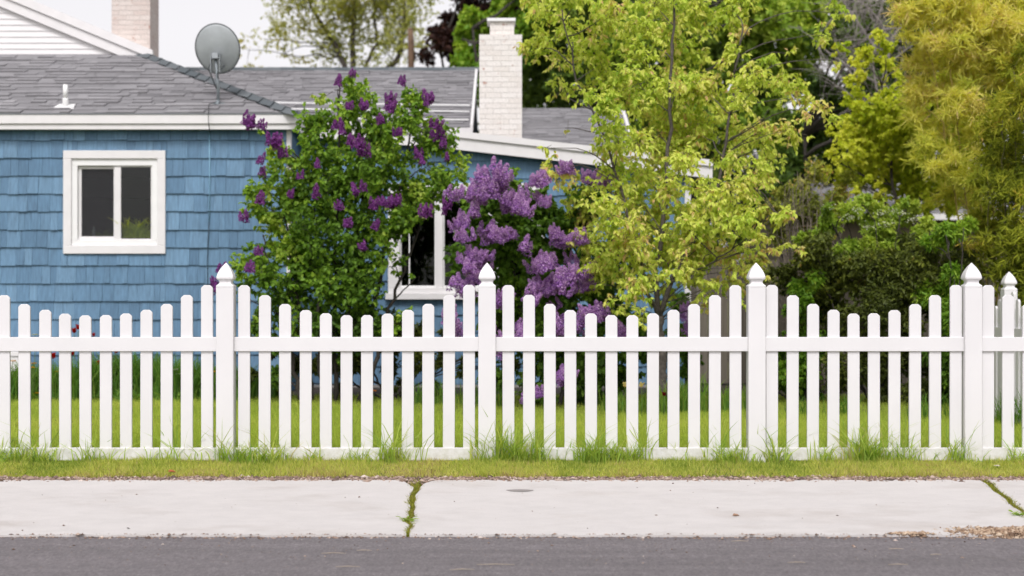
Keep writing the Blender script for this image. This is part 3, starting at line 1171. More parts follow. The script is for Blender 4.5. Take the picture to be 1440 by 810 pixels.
mb.add([(xr_ - .1, Y0 + .3, 2.8), (xr_ - .1, 2 * Y1 - Y0 - .3, 2.8), (xr_ - .1, 2 * Y1 - Y0 - .3, Z0), (xr_ - .1, Y1, Z1 - .1), (xr_ - .1, Y0 + .3, Z0)], [(0, 1, 2, 3, 4)])
mb.box(xl_, xr_ - .1, Y0 + .2, Y0 + .3, 2.6, Z0 - .02)
mb.box(xl_, xr_ + .04, Y0 - .06, Y0 - .003, Z0 - .14, Z0 - .012)
mb.build('gable', M['white'], house)

# lower dark roof right of the white chimney
Y0, Z0 = 26.4 - CAM_D, wz(206, 26.4)
Y1, Z1 = 29.0 - CAM_D, wz(152, 29.0)
xl_, xr_ = wx(690, 27), wx(884, 27)
mb = MB()
plate(mb, [(xl_, Y0, Z0 - .005), (xr_, Y0, Z0 - .005), (xr_, Y1, Z1 - .005), (xl_, Y1, Z1 - .005)], .05)
plate(mb, [(xl_, Y1 + .002, Z1 - .006), (xr_, Y1 + .002, Z1 - .006), (xr_, 2 * Y1 - Y0, Z0 - .006), (xl_, 2 * Y1 - Y0, Z0 - .006)], .05)
tabs(mb, (xl_, Y0, Z0), (1, 0, 0), (0, Y1 - Y0, Z1 - Z0), xr_ - xl_, math.hypot(Y1 - Y0, Z1 - Z0), .15)
rc = mb.build('roof', M['shingle'], house)
mb = MB()
mb.hexa([(xr_ + .002, Y0 - .05, Z0 - .14), (xr_ + .06, Y0 - .05, Z0 - .14), (xr_ + .06, Y1, Z1 - .14), (xr_ + .002, Y1, Z1 - .14),
         (xr_ + .002, Y0 - .05, Z0 + .03), (xr_ + .06, Y0 - .05, Z0 + .03), (xr_ + .06, Y1, Z1 + .03), (xr_ + .002, Y1, Z1 + .03)])
mb.build('rake_board', M['white'], rc)
mb = MB()
mb.box(xl_, xr_ - .1, Y0 + .2, 2 * Y1 - Y0 - .2, .0, Z0 - .02)
mb.build('wall', M['shakes'], house)

# vent pipe on roof A
def roofA_pt(px, py):
    k = (HOR - py)
    d = (FPX * (Z_EAVE - CAM_Z) - k * 19.82) / (k - FPX * PITCH)
    yd = 19.82 + d
    return P(px, py, yd)


vp = roofA_pt(92, 152)
mb = MB()
mb.tube([vp + (0, 0, -.05), vp + (0, 0, .10), vp + (0, 0, .12)], [.045, .036, .036], 12)
mb.tube([vp + (0, 0, .12), vp + (0, 0, .29)], [.03, .03], 12)
ve = mb.build('vent_pipe', M['cap_white'], house, True)
mb = MB()
mb.hexa([vp + (-.12, -.07, -.018), vp + (.12, -.07, -.018), vp + (.10, .09, .05), vp + (-.10, .09, .05),
         vp + (-.12, -.07, .004), vp + (.12, -.07, .004), vp + (.10, .09, .062), vp + (-.10, .09, .062)])
mb.build('flashing', M['cap_white'], ve)

# ------------------------------------------------------------------ satellite dish
foot = roofA_pt(307, 148)
dc = P(304.5, 70, foot[1] + CAM_D - .02)
dish = empty('satellite_dish', foot, 'grey satellite dish on a short mast near the roof hip', 'satellite dish')
rr_, depth = .282, .065
ax = unit(np.array((.05, .93, .36)))          # the bowl opens away from the street
sd_ = unit(np.cross(ax, (0, 0, 1)))
up_ = np.cross(sd_, ax)
mb = MB()
rings, seg = 9, 48
v, f = [], []
for i in range(rings + 1):
    q = i / rings
    for k in range(seg):
        a = 2 * math.pi * k / seg
        v.append(dc + sd_ * rr_ * q * math.cos(a) + up_ * rr_ * 1.12 * q * math.sin(a) + ax * depth * q * q)
for i in range(rings):
    for k in range(seg):
        a, b_ = i * seg + k, i * seg + (k + 1) % seg
        f.append((a, b_, b_ + seg, a + seg))
b0 = len(v)
v += [p + ax * .008 for p in v[:b0]]
f += [tuple(b0 + q for q in reversed(ff)) for ff in f]
for k in range(seg):
    a, b_ = rings * seg + k, rings * seg + (k + 1) % seg
    f.append((a, b_, b0 + b_, b0 + a))
mb.add(v, f)
mb.build('reflector', M['dish'], dish, True)
mb = MB()
mb.tube([dc + sd_ * (rr_ - .002) * math.cos(t) + up_ * (rr_ - .002) * 1.12 * math.sin(t) + ax * depth for t in np.linspace(0, 2 * math.pi, 49)], .007, 6)
mb.build('rim', M['dark_metal'], dish, True)
mb = MB()
br_ = dc + np.array((0, -.07, -.09))
mb.bbox(br_[0] - .04, br_[0] + .04, br_[1] - .05, br_[1] + .05, br_[2] - .035, br_[2] + .035)
for s in (-1, 1):
    mb.hexa([br_ + (s * .05, -.03, -.20), br_ + (s * .058, -.03, -.20), br_ + (s * .058, .06, -.20), br_ + (s * .05, .06, -.20),
             br_ + (s * .05, -.03, .02), br_ + (s * .058, -.03, .02), br_ + (s * .058, .06, .04), br_ + (s * .05, .06, .04)])
mb.build('mount_bracket', M['galv'], dish)
mb = MB()
mb.tube([foot + (0, .0, 0), foot + (0, -.01, .22), br_ + (0, 0, -.03)], .019, 10)
mb.build('mast', M['grey_metal'], dish, True)
mb = MB()
mb.tube([dc + (.10, .0, -.19), dc + (.02, -.05, -.30), foot + (0, -.01, .25)], .010, 6)
mb.tube([dc + (-.05, -.03, -.12), dc + (-.09, -.06, -.24), foot + (-.02, -.01, .20)], .008, 6)
mb.build('strut', M['dark_metal'], dish, True)
mb = MB()
mb.hexa([foot + (-.07, -.06, -.026), foot + (.07, -.06, -.026), foot + (.07, .06, .024), foot + (-.07, .06, .024),
         foot + (-.07, -.06, -.01), foot + (.07, -.06, -.01), foot + (.07, .06, .04), foot + (-.07, .06, .04)])
mb.tube([foot + (-.02, -.02, .0), foot + (0, 0, .06)], [.035, .022], 8)
mb.build('mount_foot', M['grey_metal'], dish)

# cable
mb = MB()
yc = YE - .03
mb.tube([foot + (-.02, -.03, .04), foot + (-.10, -.10, -.0), P(293, 158, 19.55), P(293, 170, 19.55), P(294.5, 181, 19.57), P(294.5, 186, 19.96)], .005, 6)
cab = mb.build('cable', M['black'], None, True, origin=foot)
tag(cab, 'thin cable running from the satellite dish down the blue wall', 'cable')
mb = MB()
mb.tube([P(294.5, 186, 19.96), P(295, 250, 19.965), P(294.3, 312, 19.965)], .006, 6)
mb.build('wall_run', M['cable_blue'], cab, True)
mb = MB()
mb.tube([P(294.3, 312, 19.965), P(293, 335, 19.965), P(291.5, 365, 19.96), P(292, 420, 19.96), P(292, 500, 19.96)], .006, 6)
mb.build('lower_run', plain('dark_blue_cable', (.04, .075, .11, 1)), cab, True)

# houseplant and bottle inside window A
pc = np.array((wx(195, 20.3), YA + .15, WIN_A['z0'] + .15))
hp = empty('houseplant', pc, 'green spiky houseplant on the sill inside the white framed window', 'houseplant')
n = 260
v, f, t = blades(pc[0] + RNG.normal(0, .08, n), pc[1] + RNG.normal(0, .04, n), np.full(n, pc[2] + .05), RNG.uniform(.08, .30, n), np.full(n, .016), .9, True, np.clip(RNG.normal(.8, .15, n), 0, 1))
mesh_obj('leaves', v, f, M['lawn'], hp, t)
mb = MB()
mb.tube([pc + (0, 0, -.10), pc + (0, 0, .04)], [.07, .09], 14)
mb.build('pot', plain('dark_pot', (.06, .05, .04, 1)), hp, True)
pc2 = np.array((wx(150, 20.35), YA + .24, WIN_A['z0'] + .15))
hp2 = empty('houseplant', pc2, 'bushy dim green houseplant behind the screened window half', 'houseplant')
n = 160
v, f, t = blades(pc2[0] + RNG.normal(0, .07, n), pc2[1] + RNG.normal(0, .04, n), np.full(n, pc2[2] + .0), RNG.uniform(.08, .2, n), np.full(n, .014), .9, True, np.clip(RNG.normal(.6, .15, n), 0, 1))
mesh_obj('leaves', v, f, M['tuft'], hp2, t)
mb = MB()
mb.tube([pc2 + (0, 0, -.11), pc2 + (0, 0, .01)], [.07, .09], 14)
mb.build('pot', plain('brown_pot', (.09, .06, .04, 1)), hp2, True)
pb = np.array((wx(133.5, 20.25), YA + .20, sz0 + .03))
mb = MB()
mb.tube([pb, pb + (0, 0, .09), pb + (0, 0, .12), pb + (0, 0, .15)], [.022, .022, .010, .013], 12)
tag(mb.build('bottle', plain('pale_plastic', (.6, .62, .65, 1)), None, True, origin=pb), 'small pale bottle standing on the sill inside the window', 'bottle')
mb = MB()
mb.box(holeA[0], holeA[1], YA + .15, YA + .5, WIN_A['z0'] - .02, WIN_A['z0'] + .03)
mb.build('window_shelf', M['white'], win)

# ================================================================== PICKET FENCES
PX = 1 / 200.7
HT = [1.24, 1.17, 1.107, 1.066, 1.041, 1.029]


def picket_mesh(h, w=.0415, t=.011, along='x', base=.03):
    pr = [(-w, base), (w, base), (w, h - .024), (w - .004, h - .015), (w - .019, h - .002), (w - .024, h), (-w + .024, h), (-w + .019, h - .002), (-w + .004, h - .015), (-w, h - .024)]
    v = []
    e = .0025
    k = len(pr)
    cxm, czm = 0, h / 2
    for (yy, s) in ((-t, e), (-t + e, 0), (t - e, 0), (t, e)):
        for (a, b_) in pr:
            a2 = a - math.copysign(s, a)
            b2 = b_ - s if b_ > .5 else b_
            v.append((a2, yy, b2) if along == 'x' else (yy, a2, b2))
    f = [tuple(range(k)), tuple(range(4 * k - 1, 3 * k - 1, -1))]
    for r in range(3):
        for i in range(k):
            j = (i + 1) % k
            f.append((r * k + i, (r + 1) * k + i, (r + 1) * k + j, r * k + j))
    return np.array(v), f


def ring_loft(mb, rings, cham=.12):
    v, f = [], []
    for (z, r) in rings:
        c = r * cham
        for (a, b_) in ((-r + c, -r), (r - c, -r), (r, -r + c), (r, r - c), (r - c, r), (-r + c, r), (-r, r - c), (-r, -r + c)):
            v.append((a, b_, z))
    for i in range(len(rings) - 1):
        for k in range(8):
            a, b_ = i * 8 + k, i * 8 + (k + 1) % 8
            f.append((a, b_, b_ + 8, a + 8))
    f.append(tuple(range(7, -1, -1)))
    f.append(tuple(range(8 * len(rings) - 8, 8 * len(rings))))
    return v, f


def make_post(parent, x, y, h=1.224):
    v, f = ring_loft(None, [(-.1, .0605), (h - .004, .0605), (h, .0595)], .06)
    p = mesh_obj('fence_post', np.array(v) + (x, y, 0), f, M['vinyl'], parent)
    cap = [(h + .001, .0612), (h + .010, .0612), (h + .016, .057), (h + .022, .049), (h + .027, .0435), (h + .033, .0415), (h + .042, .042), (h + .048, .045),
           (h + .054, .053), (h + .059, .0580), (h + .066, .0592), (h + .076, .0583), (h + .092, .0535), (h + .110, .0460), (h + .128, .0360), (h + .146, .0240), (h + .160, .0125), (h + .170, .0040), (h + .173, .0008)]
    v, f = ring_loft(None, cap, .10)
    mesh_obj('post_cap', np.array(v) + (x, y, 0), f, M['vinyl'], p, smooth=False)
    return p


def front_x(px): return (px - 720) * PX


fence = empty('picket_fence', (0, 0, 0), 'white vinyl picket fence with scalloped top along the verge', 'fence')
posts_px = [-417, -49, 318, 685, 1063, 1366, 1640]
pickets_px = {
    (-417, -49): [-392 + 28.8 * k for k in range(12)],
    (-49, 318): [-22 + 28.5 * k for k in range(12)],
    (318, 685): [343.5 + 28.75 * k for k in range(12)],
    (685, 1063): [715 + 29 * k for k in range(12)],
    (1063, 1366): [1085.5 + 28.65 * k for k in range(10)],
    (1366, 1640): [1389 + 28.2 * k for k in range(9)],
}
for x in posts_px: make_post(fence, front_x(x), 0)
for (a, b_), pl in pickets_px.items():
    n = len(pl)
    for k, px_ in enumerate(pl):
        q = min(k, n - 1 - k)
        v, f = picket_mesh(HT[q] + random.uniform(-.0015, .0015))
        v = v + (front_x(px_) + random.uniform(-.0008, .0008), random.uniform(-.001, .001), 0)
        lean = random.uniform(-.0022, .0035)
        v[:, 0] += (v[:, 2] - .1) * lean
        mesh_obj('picket', v, f, M['vinyl'], fence)
    for (z0, z1) in ((.776, .876), (.012, .101)):
        mb = MB()
        xa, xb_ = front_x(a) + .058, front_x(b_) - .058
        mb.bbox(xa, xb_, -.026, 0, z0, z1, .003)
        mb.box(xa, xb_, 0.0002, .026, z0, z1)
        mb.build('rail', M['vinyl'], fence)

# side fence running back from the corner
XS = 4.6
side = empty('picket_fence', (XS, .6, 0), 'white picket fence running back at a right angle past the last front post', 'fence')
yposts = [0.075 + .2, 1.83, 3.66, 4.90]
for y in yposts[1:]: make_post(side, XS, y)
for a, b_ in zip(yposts[:-1], yposts[1:]):
    npk = max(2, round((b_ - a - .26) / .143) + 1)
    pl = np.linspace(a + .13, b_ - .13, npk)
    for k, y in enumerate(pl):
        q = min(k, npk - 1 - k)
        v, f = picket_mesh(HT[q] - .03, along='y')
        mesh_obj('picket', v + (XS, y, 0), f, M['vinyl'], side)
    for (z0, z1) in ((.776, .876), (.012, .101)):
        mb = MB()
        mb.box(XS - .026, XS + .026, a + .06, b_ - .06, z0, z1)
        mb.build('rail', M['vinyl'], side)

# weathered board fence far right behind the young tree
wf = empty('board_fence', (wx(1030, 21.5), 21.5 - CAM_D, 0), 'weathered grey brown board fence behind the young tree', 'fence')
mb = MB()
x = wx(950, 21.5)
while x < wx(1440, 21.5):
    w_ = random.uniform(.13, .15)
    yy = 21.5 - CAM_D + random.uniform(-.006, .006)
    mb.box(x, x + w_ - .008, yy, yy + .02, .03, wz(368, 21.5) + random.uniform(-.02, .02), random.random())
    x += w_
mb.build('boards', M['planks'], wf)
mb = MB()
for z in (.4, 1.4): mb.box(wx(950, 21.5), wx(1440, 21.5), 21.5 - CAM_D + .03, 21.5 - CAM_D + .07, z, z + .09, .3)
mb.build('rail', M['planks'], wf)

# neighbour's house glimpsed through the right-hand shrubs
nh_ = empty('house', P(1300, 470, 31) * (1, 1, 0), 'neighbouring house with grey roof half hidden behind the right hand shrubs', 'house')
Yn = 31 - CAM_D
x0, x1 = wx(1120, 31), wx(1700, 31)
ze = wz(302, 31)
mb = MB()
plate(mb, [(x0 - .3, Yn - .4, ze), (x1, Yn - .4, ze), (x1, Yn + 3.5, ze + 1.5), (x0 - .3, Yn + 3.5, ze + 1.5)], .06)
plate(mb, [(x0 - .3, Yn + 3.502, ze + 1.498), (x1, Yn + 3.502, ze + 1.498), (x1, Yn + 7, ze), (x0 - .3, Yn + 7, ze)], .06)
tabs(mb, (x0 - .3, Yn - .4, ze + .004), (1, 0, 0), (0, 3.9, 1.5), x1 - x0 + .3, math.hypot(3.9, 1.5), .15)
mb.build('roof', M['shingle'], nh_)
mb = MB()
mb.box(x0, x1 - .3, Yn, Yn + 6.6, 0, ze - .05)
mb.build('wall', plain('brown_stucco', (.16, .13, .10, 1), .9), nh_)
mb = MB()
mb.box(x0 - .3, x1, Yn - .5, Yn - .405, ze - .12, ze - .005)
mb.build('gutter', M['white'], nh_)

# ================================================================== GRASS
def noise1(x, k=1.7, ph=0):
    return .5 + .25 * np.sin(x * k + ph) + .15 * np.sin(x * k * 2.7 + 1.3 + ph) + .1 * np.sin(x * k * 6.1 + 4 + ph)


n = 250000
yd = 11.42 + (RNG.random(n) ** 1.35) * 7.6
x = (RNG.random(n) - .5) * yd * (1440 / FPX) * 1.22
y = yd - CAM_D
tn = np.clip(.45 + .28 * (noise1(x, 1.1) * noise1(y, 1.9, 2) * 2 - .6) + RNG.normal(0, .17, n), 0, 1)
v, f, t = blades(x, y, np.zeros(n), RNG.uniform(.03, .07, n), np.full(n, .006), .45, False, tn)
tag(mesh_obj('lawn_grass', v, f, M['lawn'], None, t), 'short yellow green lawn behind the picket fence', 'grass', kind='stuff')

n = 170000
x = RNG.uniform(-4.6, 4.6, n)
y = -RNG.random(n) * .70 + .03
edge = .635 + .06 * (noise1(x, 4) - .5) + .03 * np.sin(x * 13)
keep = (-y < edge) & (RNG.random(n) < .35 + 1.1 * noise1(x * 1.0, 2.3, 1) - .35 * np.clip((-y - .45) / .2, 0, 1))
x, y = x[keep], y[keep]
n = len(x)
tn = np.clip(.40 + .5 * (noise1(x, 1.4, 3) - .45) + .3 * (noise1(x, 9, 1) * noise1(y, 31, 2) * 2 - .5) + .25 * np.clip((-y - .35) / .3, 0, 1) + RNG.normal(0, .27, n), 0, 1)
v, f, t = blades(x, y, ground_z(y), RNG.uniform(.012, .05, n) * (.6 + .8 * noise1(x, 5, 2)), RNG.uniform(.003, .0075, n), .8, False, tn)
tag(mesh_obj('verge_grass', v, f, M['verge'], None, t), 'short mown yellowish grass of the verge beside the pavement', 'grass', kind='stuff')

# taller unmown grass along the foot of the fence
X, Y, H, TT = [], [], [], []
for k in range(1500):
    cx_ = RNG.uniform(-4.4, 4.4)
    dens = noise1(np.array([cx_]), 3.1, .5)[0]
    dens *= .35 + 1.25 * (noise1(np.array([cx_]), 7.3, 2.1)[0] > .47)
    if RNG.random() > dens * 1.15: continue
    m_ = int(RNG.uniform(3, 17) * dens * (1.3 + .5 * (cx_ > 0)))
    hh = RNG.uniform(.07, .19) * (1 + RNG.uniform(.5, 1.3) * (RNG.random() < .14 + .16 * (cx_ > -.3)))
    side_ = RNG.uniform(-.10, .06)
    X += list(cx_ + RNG.normal(0, .035, m_))
    Y += list(side_ + RNG.normal(0, .02, m_))
    H += list(hh * RNG.uniform(.45, 1.25, m_))
    TT += list(np.clip(RNG.normal(RNG.uniform(.3, .7), .18, m_), 0, 1))
X, Y, H, TT = map(np.array, (X, Y, H, TT))
v, f, t = blades(X, Y, ground_z(Y), H, RNG.uniform(.005, .0105, len(X)), .8, True, TT)
tag(mesh_obj('fence_grass', v, f, M['tuft'], None, t), 'taller uncut grass along the foot of the white fence', 'grass', kind='stuff')

# gravel between verge and pavement
n = 15000
x = RNG.uniform(-4.4, 4.4, n)
y = Y_WALK_FAR + np.where(RNG.random(n) < .9, .055 + RNG.normal(0, .04, n), RNG.normal(.0, .03, n))
near_j = np.abs(x - jA_far[0]) < .13
y = np.where(near_j & (RNG.random(n) < .4), Y_WALK_FAR - np.abs(RNG.normal(0, .05, n)), y)
v, f, t = pebbles(x, y, ground_z(np.minimum(y, 0)) + .010, RNG.gamma(2.0, .0032, n), RNG.beta(1.6, 1.9, n))
tag(mesh_obj('gravel_edge', v, f, M['pebble'], None, t), 'strip of brown pebbles between verge and pavement', 'gravel', kind='stuff')

# grit at the road edge
n = 2600
x = RNG.uniform(-4.2, 4.2, n)
y = Y_WALK_NEAR - np.abs(RNG.normal(-.012, .05, n)) + .02
zz = np.where(y > Y_WALK_NEAR, np.interp(y, [Y_WALK_NEAR, Y_WALK_FAR], [Z_WALK_NEAR, Z_WALK_FAR]), Z_ROAD + .001)
v1 = pebbles(x, y, zz, RNG.gamma(2, .0022, n), RNG.beta(.9, 1.2, n))
n = 2600
x = RNG.uniform(-4.2, 4.2, n)
y = -2.25 - 1.5 * RNG.random(n) ** 1.5
v2 = pebbles(x, y, np.full(n, Z_ROAD + .003), RNG.gamma(1.4, .0014, n), RNG.beta(1.1, 1.5, n))
n = 110
x = RNG.uniform(-4.2, 4.2, n)
y = RNG.uniform(-2.2, -.8, n)
v3 = pebbles(x, y, np.interp(y, [Y_WALK_NEAR, Y_WALK_FAR], [Z_WALK_NEAR, Z_WALK_FAR]) + .002, RNG.gamma(1.5, .0022, n), RNG.beta(1, 3, n))


def cat3(*a):
    V, F, T_ = [], [], []
    b = 0
    for v, f, t in a:
        V.append(v); F.append(f + b); T_.append(t)
        b += len(v)
    return np.concatenate(V), np.concatenate(F), np.concatenate(T_)


v, f, t = cat3(v1, v2, v3)
tag(mesh_obj('road_grit', v, f, M['pebble'], None, t), 'scattered grit and small stones on road and pavement', 'gravel', kind='stuff')

# heap of dry brown debris at the pavement's near right edge
n = 5200
q = RNG.random(n)
x = wx(1425, 9.3) + RNG.normal(0, .16, n)
y = -2.19 + RNG.normal(0, .05, n)
hgt = .028 * np.exp(-((x - wx(1430, 9.3)) / .17) ** 2 - ((y + 2.19) / .06) ** 2)
keep = (y > -2.34)
x, y, hgt = x[keep], y[keep], hgt[keep]
zz = np.interp(y, [-2.26, Y_WALK_NEAR, Y_WALK_FAR], [Z_ROAD, Z_WALK_NEAR, Z_WALK_FAR])
v, f, t = pebbles(x, y, zz + hgt * RNG.random(len(x)), RNG.gamma(2.2, .0026, len(x)), RNG.beta(1.6, 1.6, len(x)))
tag(mesh_obj('debris_heap', v, f, M['chips'], None, t), 'heap of dry brown plant debris at the pavement edge', 'debris', kind='stuff')
n = 300
x = wx(1275, 9.25) + RNG.normal(0, .055, n)
y = -2.235 + RNG.normal(0, .012, n)
zz = np.interp(y, [-2.26, Y_WALK_NEAR, Y_WALK_FAR], [Z_ROAD, Z_WALK_NEAR, Z_WALK_FAR])
v, f, t = pebbles(x, y, zz + .004, RNG.gamma(2.5, .003, n), RNG.beta(2, 1.6, n))
tag(mesh_obj('debris_heap', v, f, M['chips'], None, t), 'thin scatter of dry tan debris along the road edge', 'debris', kind='stuff')


# moss and weeds in the two joints
def moss(edge, w0, w1, n, label):
    q = RNG.random(n)
    i = q * (len(edge) - 1)
    a = np.floor(i).astype(int).clip(0, len(edge) - 2)
    fr = (i - a)[:, None]
    p = edge[a] * (1 - fr) + edge[a + 1] * fr
    wdt = np.interp(q, [0, 1], [w0, w1])
    x = p[:, 0] + RNG.normal(0, 1, n) * wdt * (.6 + .4 * np.sin(q * 19))
    tn = np.clip(RNG.normal(.5, .25, n), 0, 1)
    v, f, t = blades(x, p[:, 1] + RNG.normal(0, .008, n), p[:, 2] - .012, RNG.uniform(.008, .03, n), np.full(n, .006), 1.0, False, tn)
    tag(mesh_obj('joint_weeds', v, f, M['joint'], None, t), label, 'weeds', kind='stuff')


moss(eA, .020, .007, 2600, 'moss and low weeds in the pavement joint between the two long slabs')
moss(eB, .015, .015, 2400, 'moss and low weeds in the slanting pavement joint by the debris heap')


def weed(px, py, label, n=26, r=.07):
    p = walk_pt(px, py)
    o = empty('weed', p, label, 'weed')
    a = RNG.uniform(0, 6.28, n)
    d = np.stack([np.cos(a), np.sin(a), RNG.uniform(.05, .5, n)], 1)
    q = p + d * RNG.uniform(0, r * .6, (n, 1))
    v, f = leaf_mesh(q, unit(d), np.tile([0, 0, 1.0], (n, 1)), RNG.uniform(.02, .045, n), .012)
    mesh_obj('leaves', v, f, M['tuft'], o, np.repeat(RNG.uniform(.1, .6, n), 6))
    mb = MB()
    for k in range(0, n, 3): mb.tube([p, q[k]], .0015, 4)
    mb.build('stem', M['stem'], o)


weed(573, 732, 'small spreading weed growing in the joint between the long slabs')
weed(1434, 724, 'leafy green weed growing beside the debris heap', 40, .08)

# straws lying on the road
for (px_, py_, ln, an) in ((469, 778, .13, .03), (489, 797, .12, .05), (697, 794, .19, -.02), (650, 801, .12, .1), (1040, 761, .09, 0), (1120, 791, .09, 0), (1316, 780, .06, .1), (512, 774, .08, .05), (1260, 772, .08, 0), (1263, 794, .1, .02)):
    yd_ = (CAM_Z - Z_ROAD - .012) * FPX / (py_ - HOR)
    p = P(px_, py_, yd_)
    mb = MB()
    dx = np.array((math.cos(an), math.sin(an), 0)) * ln / 2
    mb.tube([p - dx, p + (0, .006, .002), p + dx], [.0016, .0026, .0014], 5)
    tag(mb.build('straw', plain('dry_straw', (.36, .30, .24, 1), .8) if 'dry_straw' not in bpy.data.materials else bpy.data.materials['dry_straw'], None, origin=p),
        'pale dry straw lying flat on the grey asphalt', 'straw', 'dry straws on the road')


# single fallen leaves
def fallen(p, L, W, col, label):
    v, f = leaf_mesh(p[None] + (0, 0, .004), unit(np.array([[.9, .3, .15]])), np.array([[0.1, -.3, .9]]), L, W, .3)
    tag(mesh_obj('fallen_leaf', v, f, mat_tint('fallen_leaf', [(0, col), (1, col)]), None, np.full(6, .5), origin=p), label, 'leaf')


q = P(236, 664, 10.8)
fallen(np.array((q[0], -.6, ground_z(-.6) + .035)), .055, .035, (.33, .10, .03, 1), 'orange brown leaf lying on the short verge grass')
fallen(walk_pt(1030, 726), .055, .028, (.28, .17, .11, 1), 'curled dry leaf lying on the pale pavement slab')
fallen(walk_pt(178, 744), .02, .012, (.06, .05, .045, 1), 'tiny dark leaf scrap near the left pavement edge')
# worn dark patch on the slab
p = walk_pt(731, 690)
ring = [p + (.085 * math.cos(t) * (1 + .1 * math.sin(3 * t)), .035 * math.sin(t), .002 + .035 * math.sin(t) * .095) for t in np.linspace(0, 2 * math.pi, 24, endpoint=False)]
tag(mesh_obj('patch', ring, [tuple(range(24))], plain('grey_patch', (.26, .24, .23, 1), .9), None, origin=p), 'small oval grey patch set in the pavement slab', 'patch')

# ================================================================== LILACS
def truss(seed, lobes, H, R, n, spread, fl=1.0):
    """one flower truss: several blunt cones of four-petalled florets on a shared stalk"""
    r = np.random.default_rng(seed)
    V, F, T_ = [], [], []
    for m in range(lobes):
        an = m * 2.4 + r.uniform(0, 1)
        off = np.array((math.cos(an), math.sin(an), 0)) * (spread * math.sqrt(m / max(1, lobes - 1)) if m else 0)
        axis = np.array((off[0] * 3.2, off[1] * 3.2, 1.0)) + np.append(r.normal(0, .12, 2), 0)
        axis /= np.linalg.norm(axis)
        e1 = np.cross(axis, (.2, 1, .1)); e1 /= np.linalg.norm(e1)
        e2 = np.cross(axis, e1)
        Hm, Rm = H * r.uniform(.75, 1.1), R * r.uniform(.85, 1.15)
        ph0 = r.uniform(0, 6.28)
        for k in range(n):
            q = ((k + r.random()) / n) ** .85
            rad = Rm * (1 - q) ** .6 * (1 + .28 * math.sin(11 * q + ph0)) + .004
            a = r.uniform(0, 6.28)
            rr = rad * r.uniform(.6, 1.0)
            rd = e1 * math.cos(a) + e2 * math.sin(a)
            c = off + axis * (q * Hm) + rd * rr
            nrm = rd + axis * .35 + r.normal(0, .3, 3)
            nrm /= np.linalg.norm(nrm)
            t1 = np.cross(nrm, (0, .3, 1)); t1 /= np.linalg.norm(t1)
            t2 = np.cross(nrm, t1)
            sz = r.uniform(.008, .0125) * (1 - .35 * q) * fl
            b = len(V)
            V.append(c)
            ph = r.uniform(0, 1.5)
            for j in range(8):
                an2 = ph + j * math.pi / 4
                ra = sz if j % 2 == 0 else sz * .6
                V.append(c + (t1 * math.cos(an2) + t2 * math.sin(an2)) * ra + nrm * (.004 if j % 2 == 0 else .001))
            F += [(b, b + 1 + j, b + 1 + (j + 1) % 8) for j in range(8)]
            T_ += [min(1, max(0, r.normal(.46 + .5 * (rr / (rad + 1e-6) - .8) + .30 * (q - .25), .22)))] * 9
    me = bpy.data.meshes.new('flower_cluster')
    me.from_pydata([tuple(p) for p in V], [], F)
    me.attributes.new('tint', 'FLOAT', 'POINT').data.foreach_set('value', np.array(T_, np.float32))
    return me


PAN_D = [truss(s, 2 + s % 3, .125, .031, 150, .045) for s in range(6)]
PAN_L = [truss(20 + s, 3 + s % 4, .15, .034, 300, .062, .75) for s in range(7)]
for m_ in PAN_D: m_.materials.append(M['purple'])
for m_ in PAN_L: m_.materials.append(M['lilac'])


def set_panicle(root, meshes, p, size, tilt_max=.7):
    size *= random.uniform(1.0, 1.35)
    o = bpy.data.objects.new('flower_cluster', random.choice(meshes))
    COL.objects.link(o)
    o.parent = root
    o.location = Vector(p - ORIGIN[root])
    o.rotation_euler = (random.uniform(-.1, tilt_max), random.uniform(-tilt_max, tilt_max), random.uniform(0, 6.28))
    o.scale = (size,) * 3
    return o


Yd1 = 17.7
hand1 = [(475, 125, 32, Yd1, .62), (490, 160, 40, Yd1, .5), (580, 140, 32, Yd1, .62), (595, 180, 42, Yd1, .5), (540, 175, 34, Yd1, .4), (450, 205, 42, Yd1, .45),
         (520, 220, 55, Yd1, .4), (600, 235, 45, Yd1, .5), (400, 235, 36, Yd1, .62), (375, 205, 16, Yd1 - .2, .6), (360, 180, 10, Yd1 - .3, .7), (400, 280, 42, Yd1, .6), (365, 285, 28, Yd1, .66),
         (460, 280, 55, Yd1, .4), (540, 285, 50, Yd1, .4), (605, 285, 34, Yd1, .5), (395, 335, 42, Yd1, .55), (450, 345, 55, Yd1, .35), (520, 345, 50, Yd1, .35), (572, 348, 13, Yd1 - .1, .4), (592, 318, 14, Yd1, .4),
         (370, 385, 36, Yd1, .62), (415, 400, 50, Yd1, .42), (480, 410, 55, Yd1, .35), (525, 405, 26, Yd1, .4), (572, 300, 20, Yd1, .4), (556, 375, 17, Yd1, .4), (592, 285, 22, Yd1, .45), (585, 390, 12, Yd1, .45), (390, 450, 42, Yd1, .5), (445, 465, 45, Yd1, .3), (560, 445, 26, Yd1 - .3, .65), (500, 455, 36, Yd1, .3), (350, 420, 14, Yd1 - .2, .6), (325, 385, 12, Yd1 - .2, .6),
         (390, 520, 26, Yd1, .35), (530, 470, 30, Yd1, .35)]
b1 = P(470, 421 + 1.14 * FPX / Yd1, Yd1)
trunks1 = [([b1 + (dx, dy, 0), b1 + (dx * 1.6, dy, .9), P(px_, py_, Yd1)], .028, .008) for dx, dy, px_, py_ in
           ((-.25, .1, 400, 280), (-.1, -.1, 440, 240), (0, .1, 478, 120), (.1, -.05, 520, 190), (.25, .1, 585, 160), (.35, 0, 600, 290), (-.35, 0, 370, 330))]
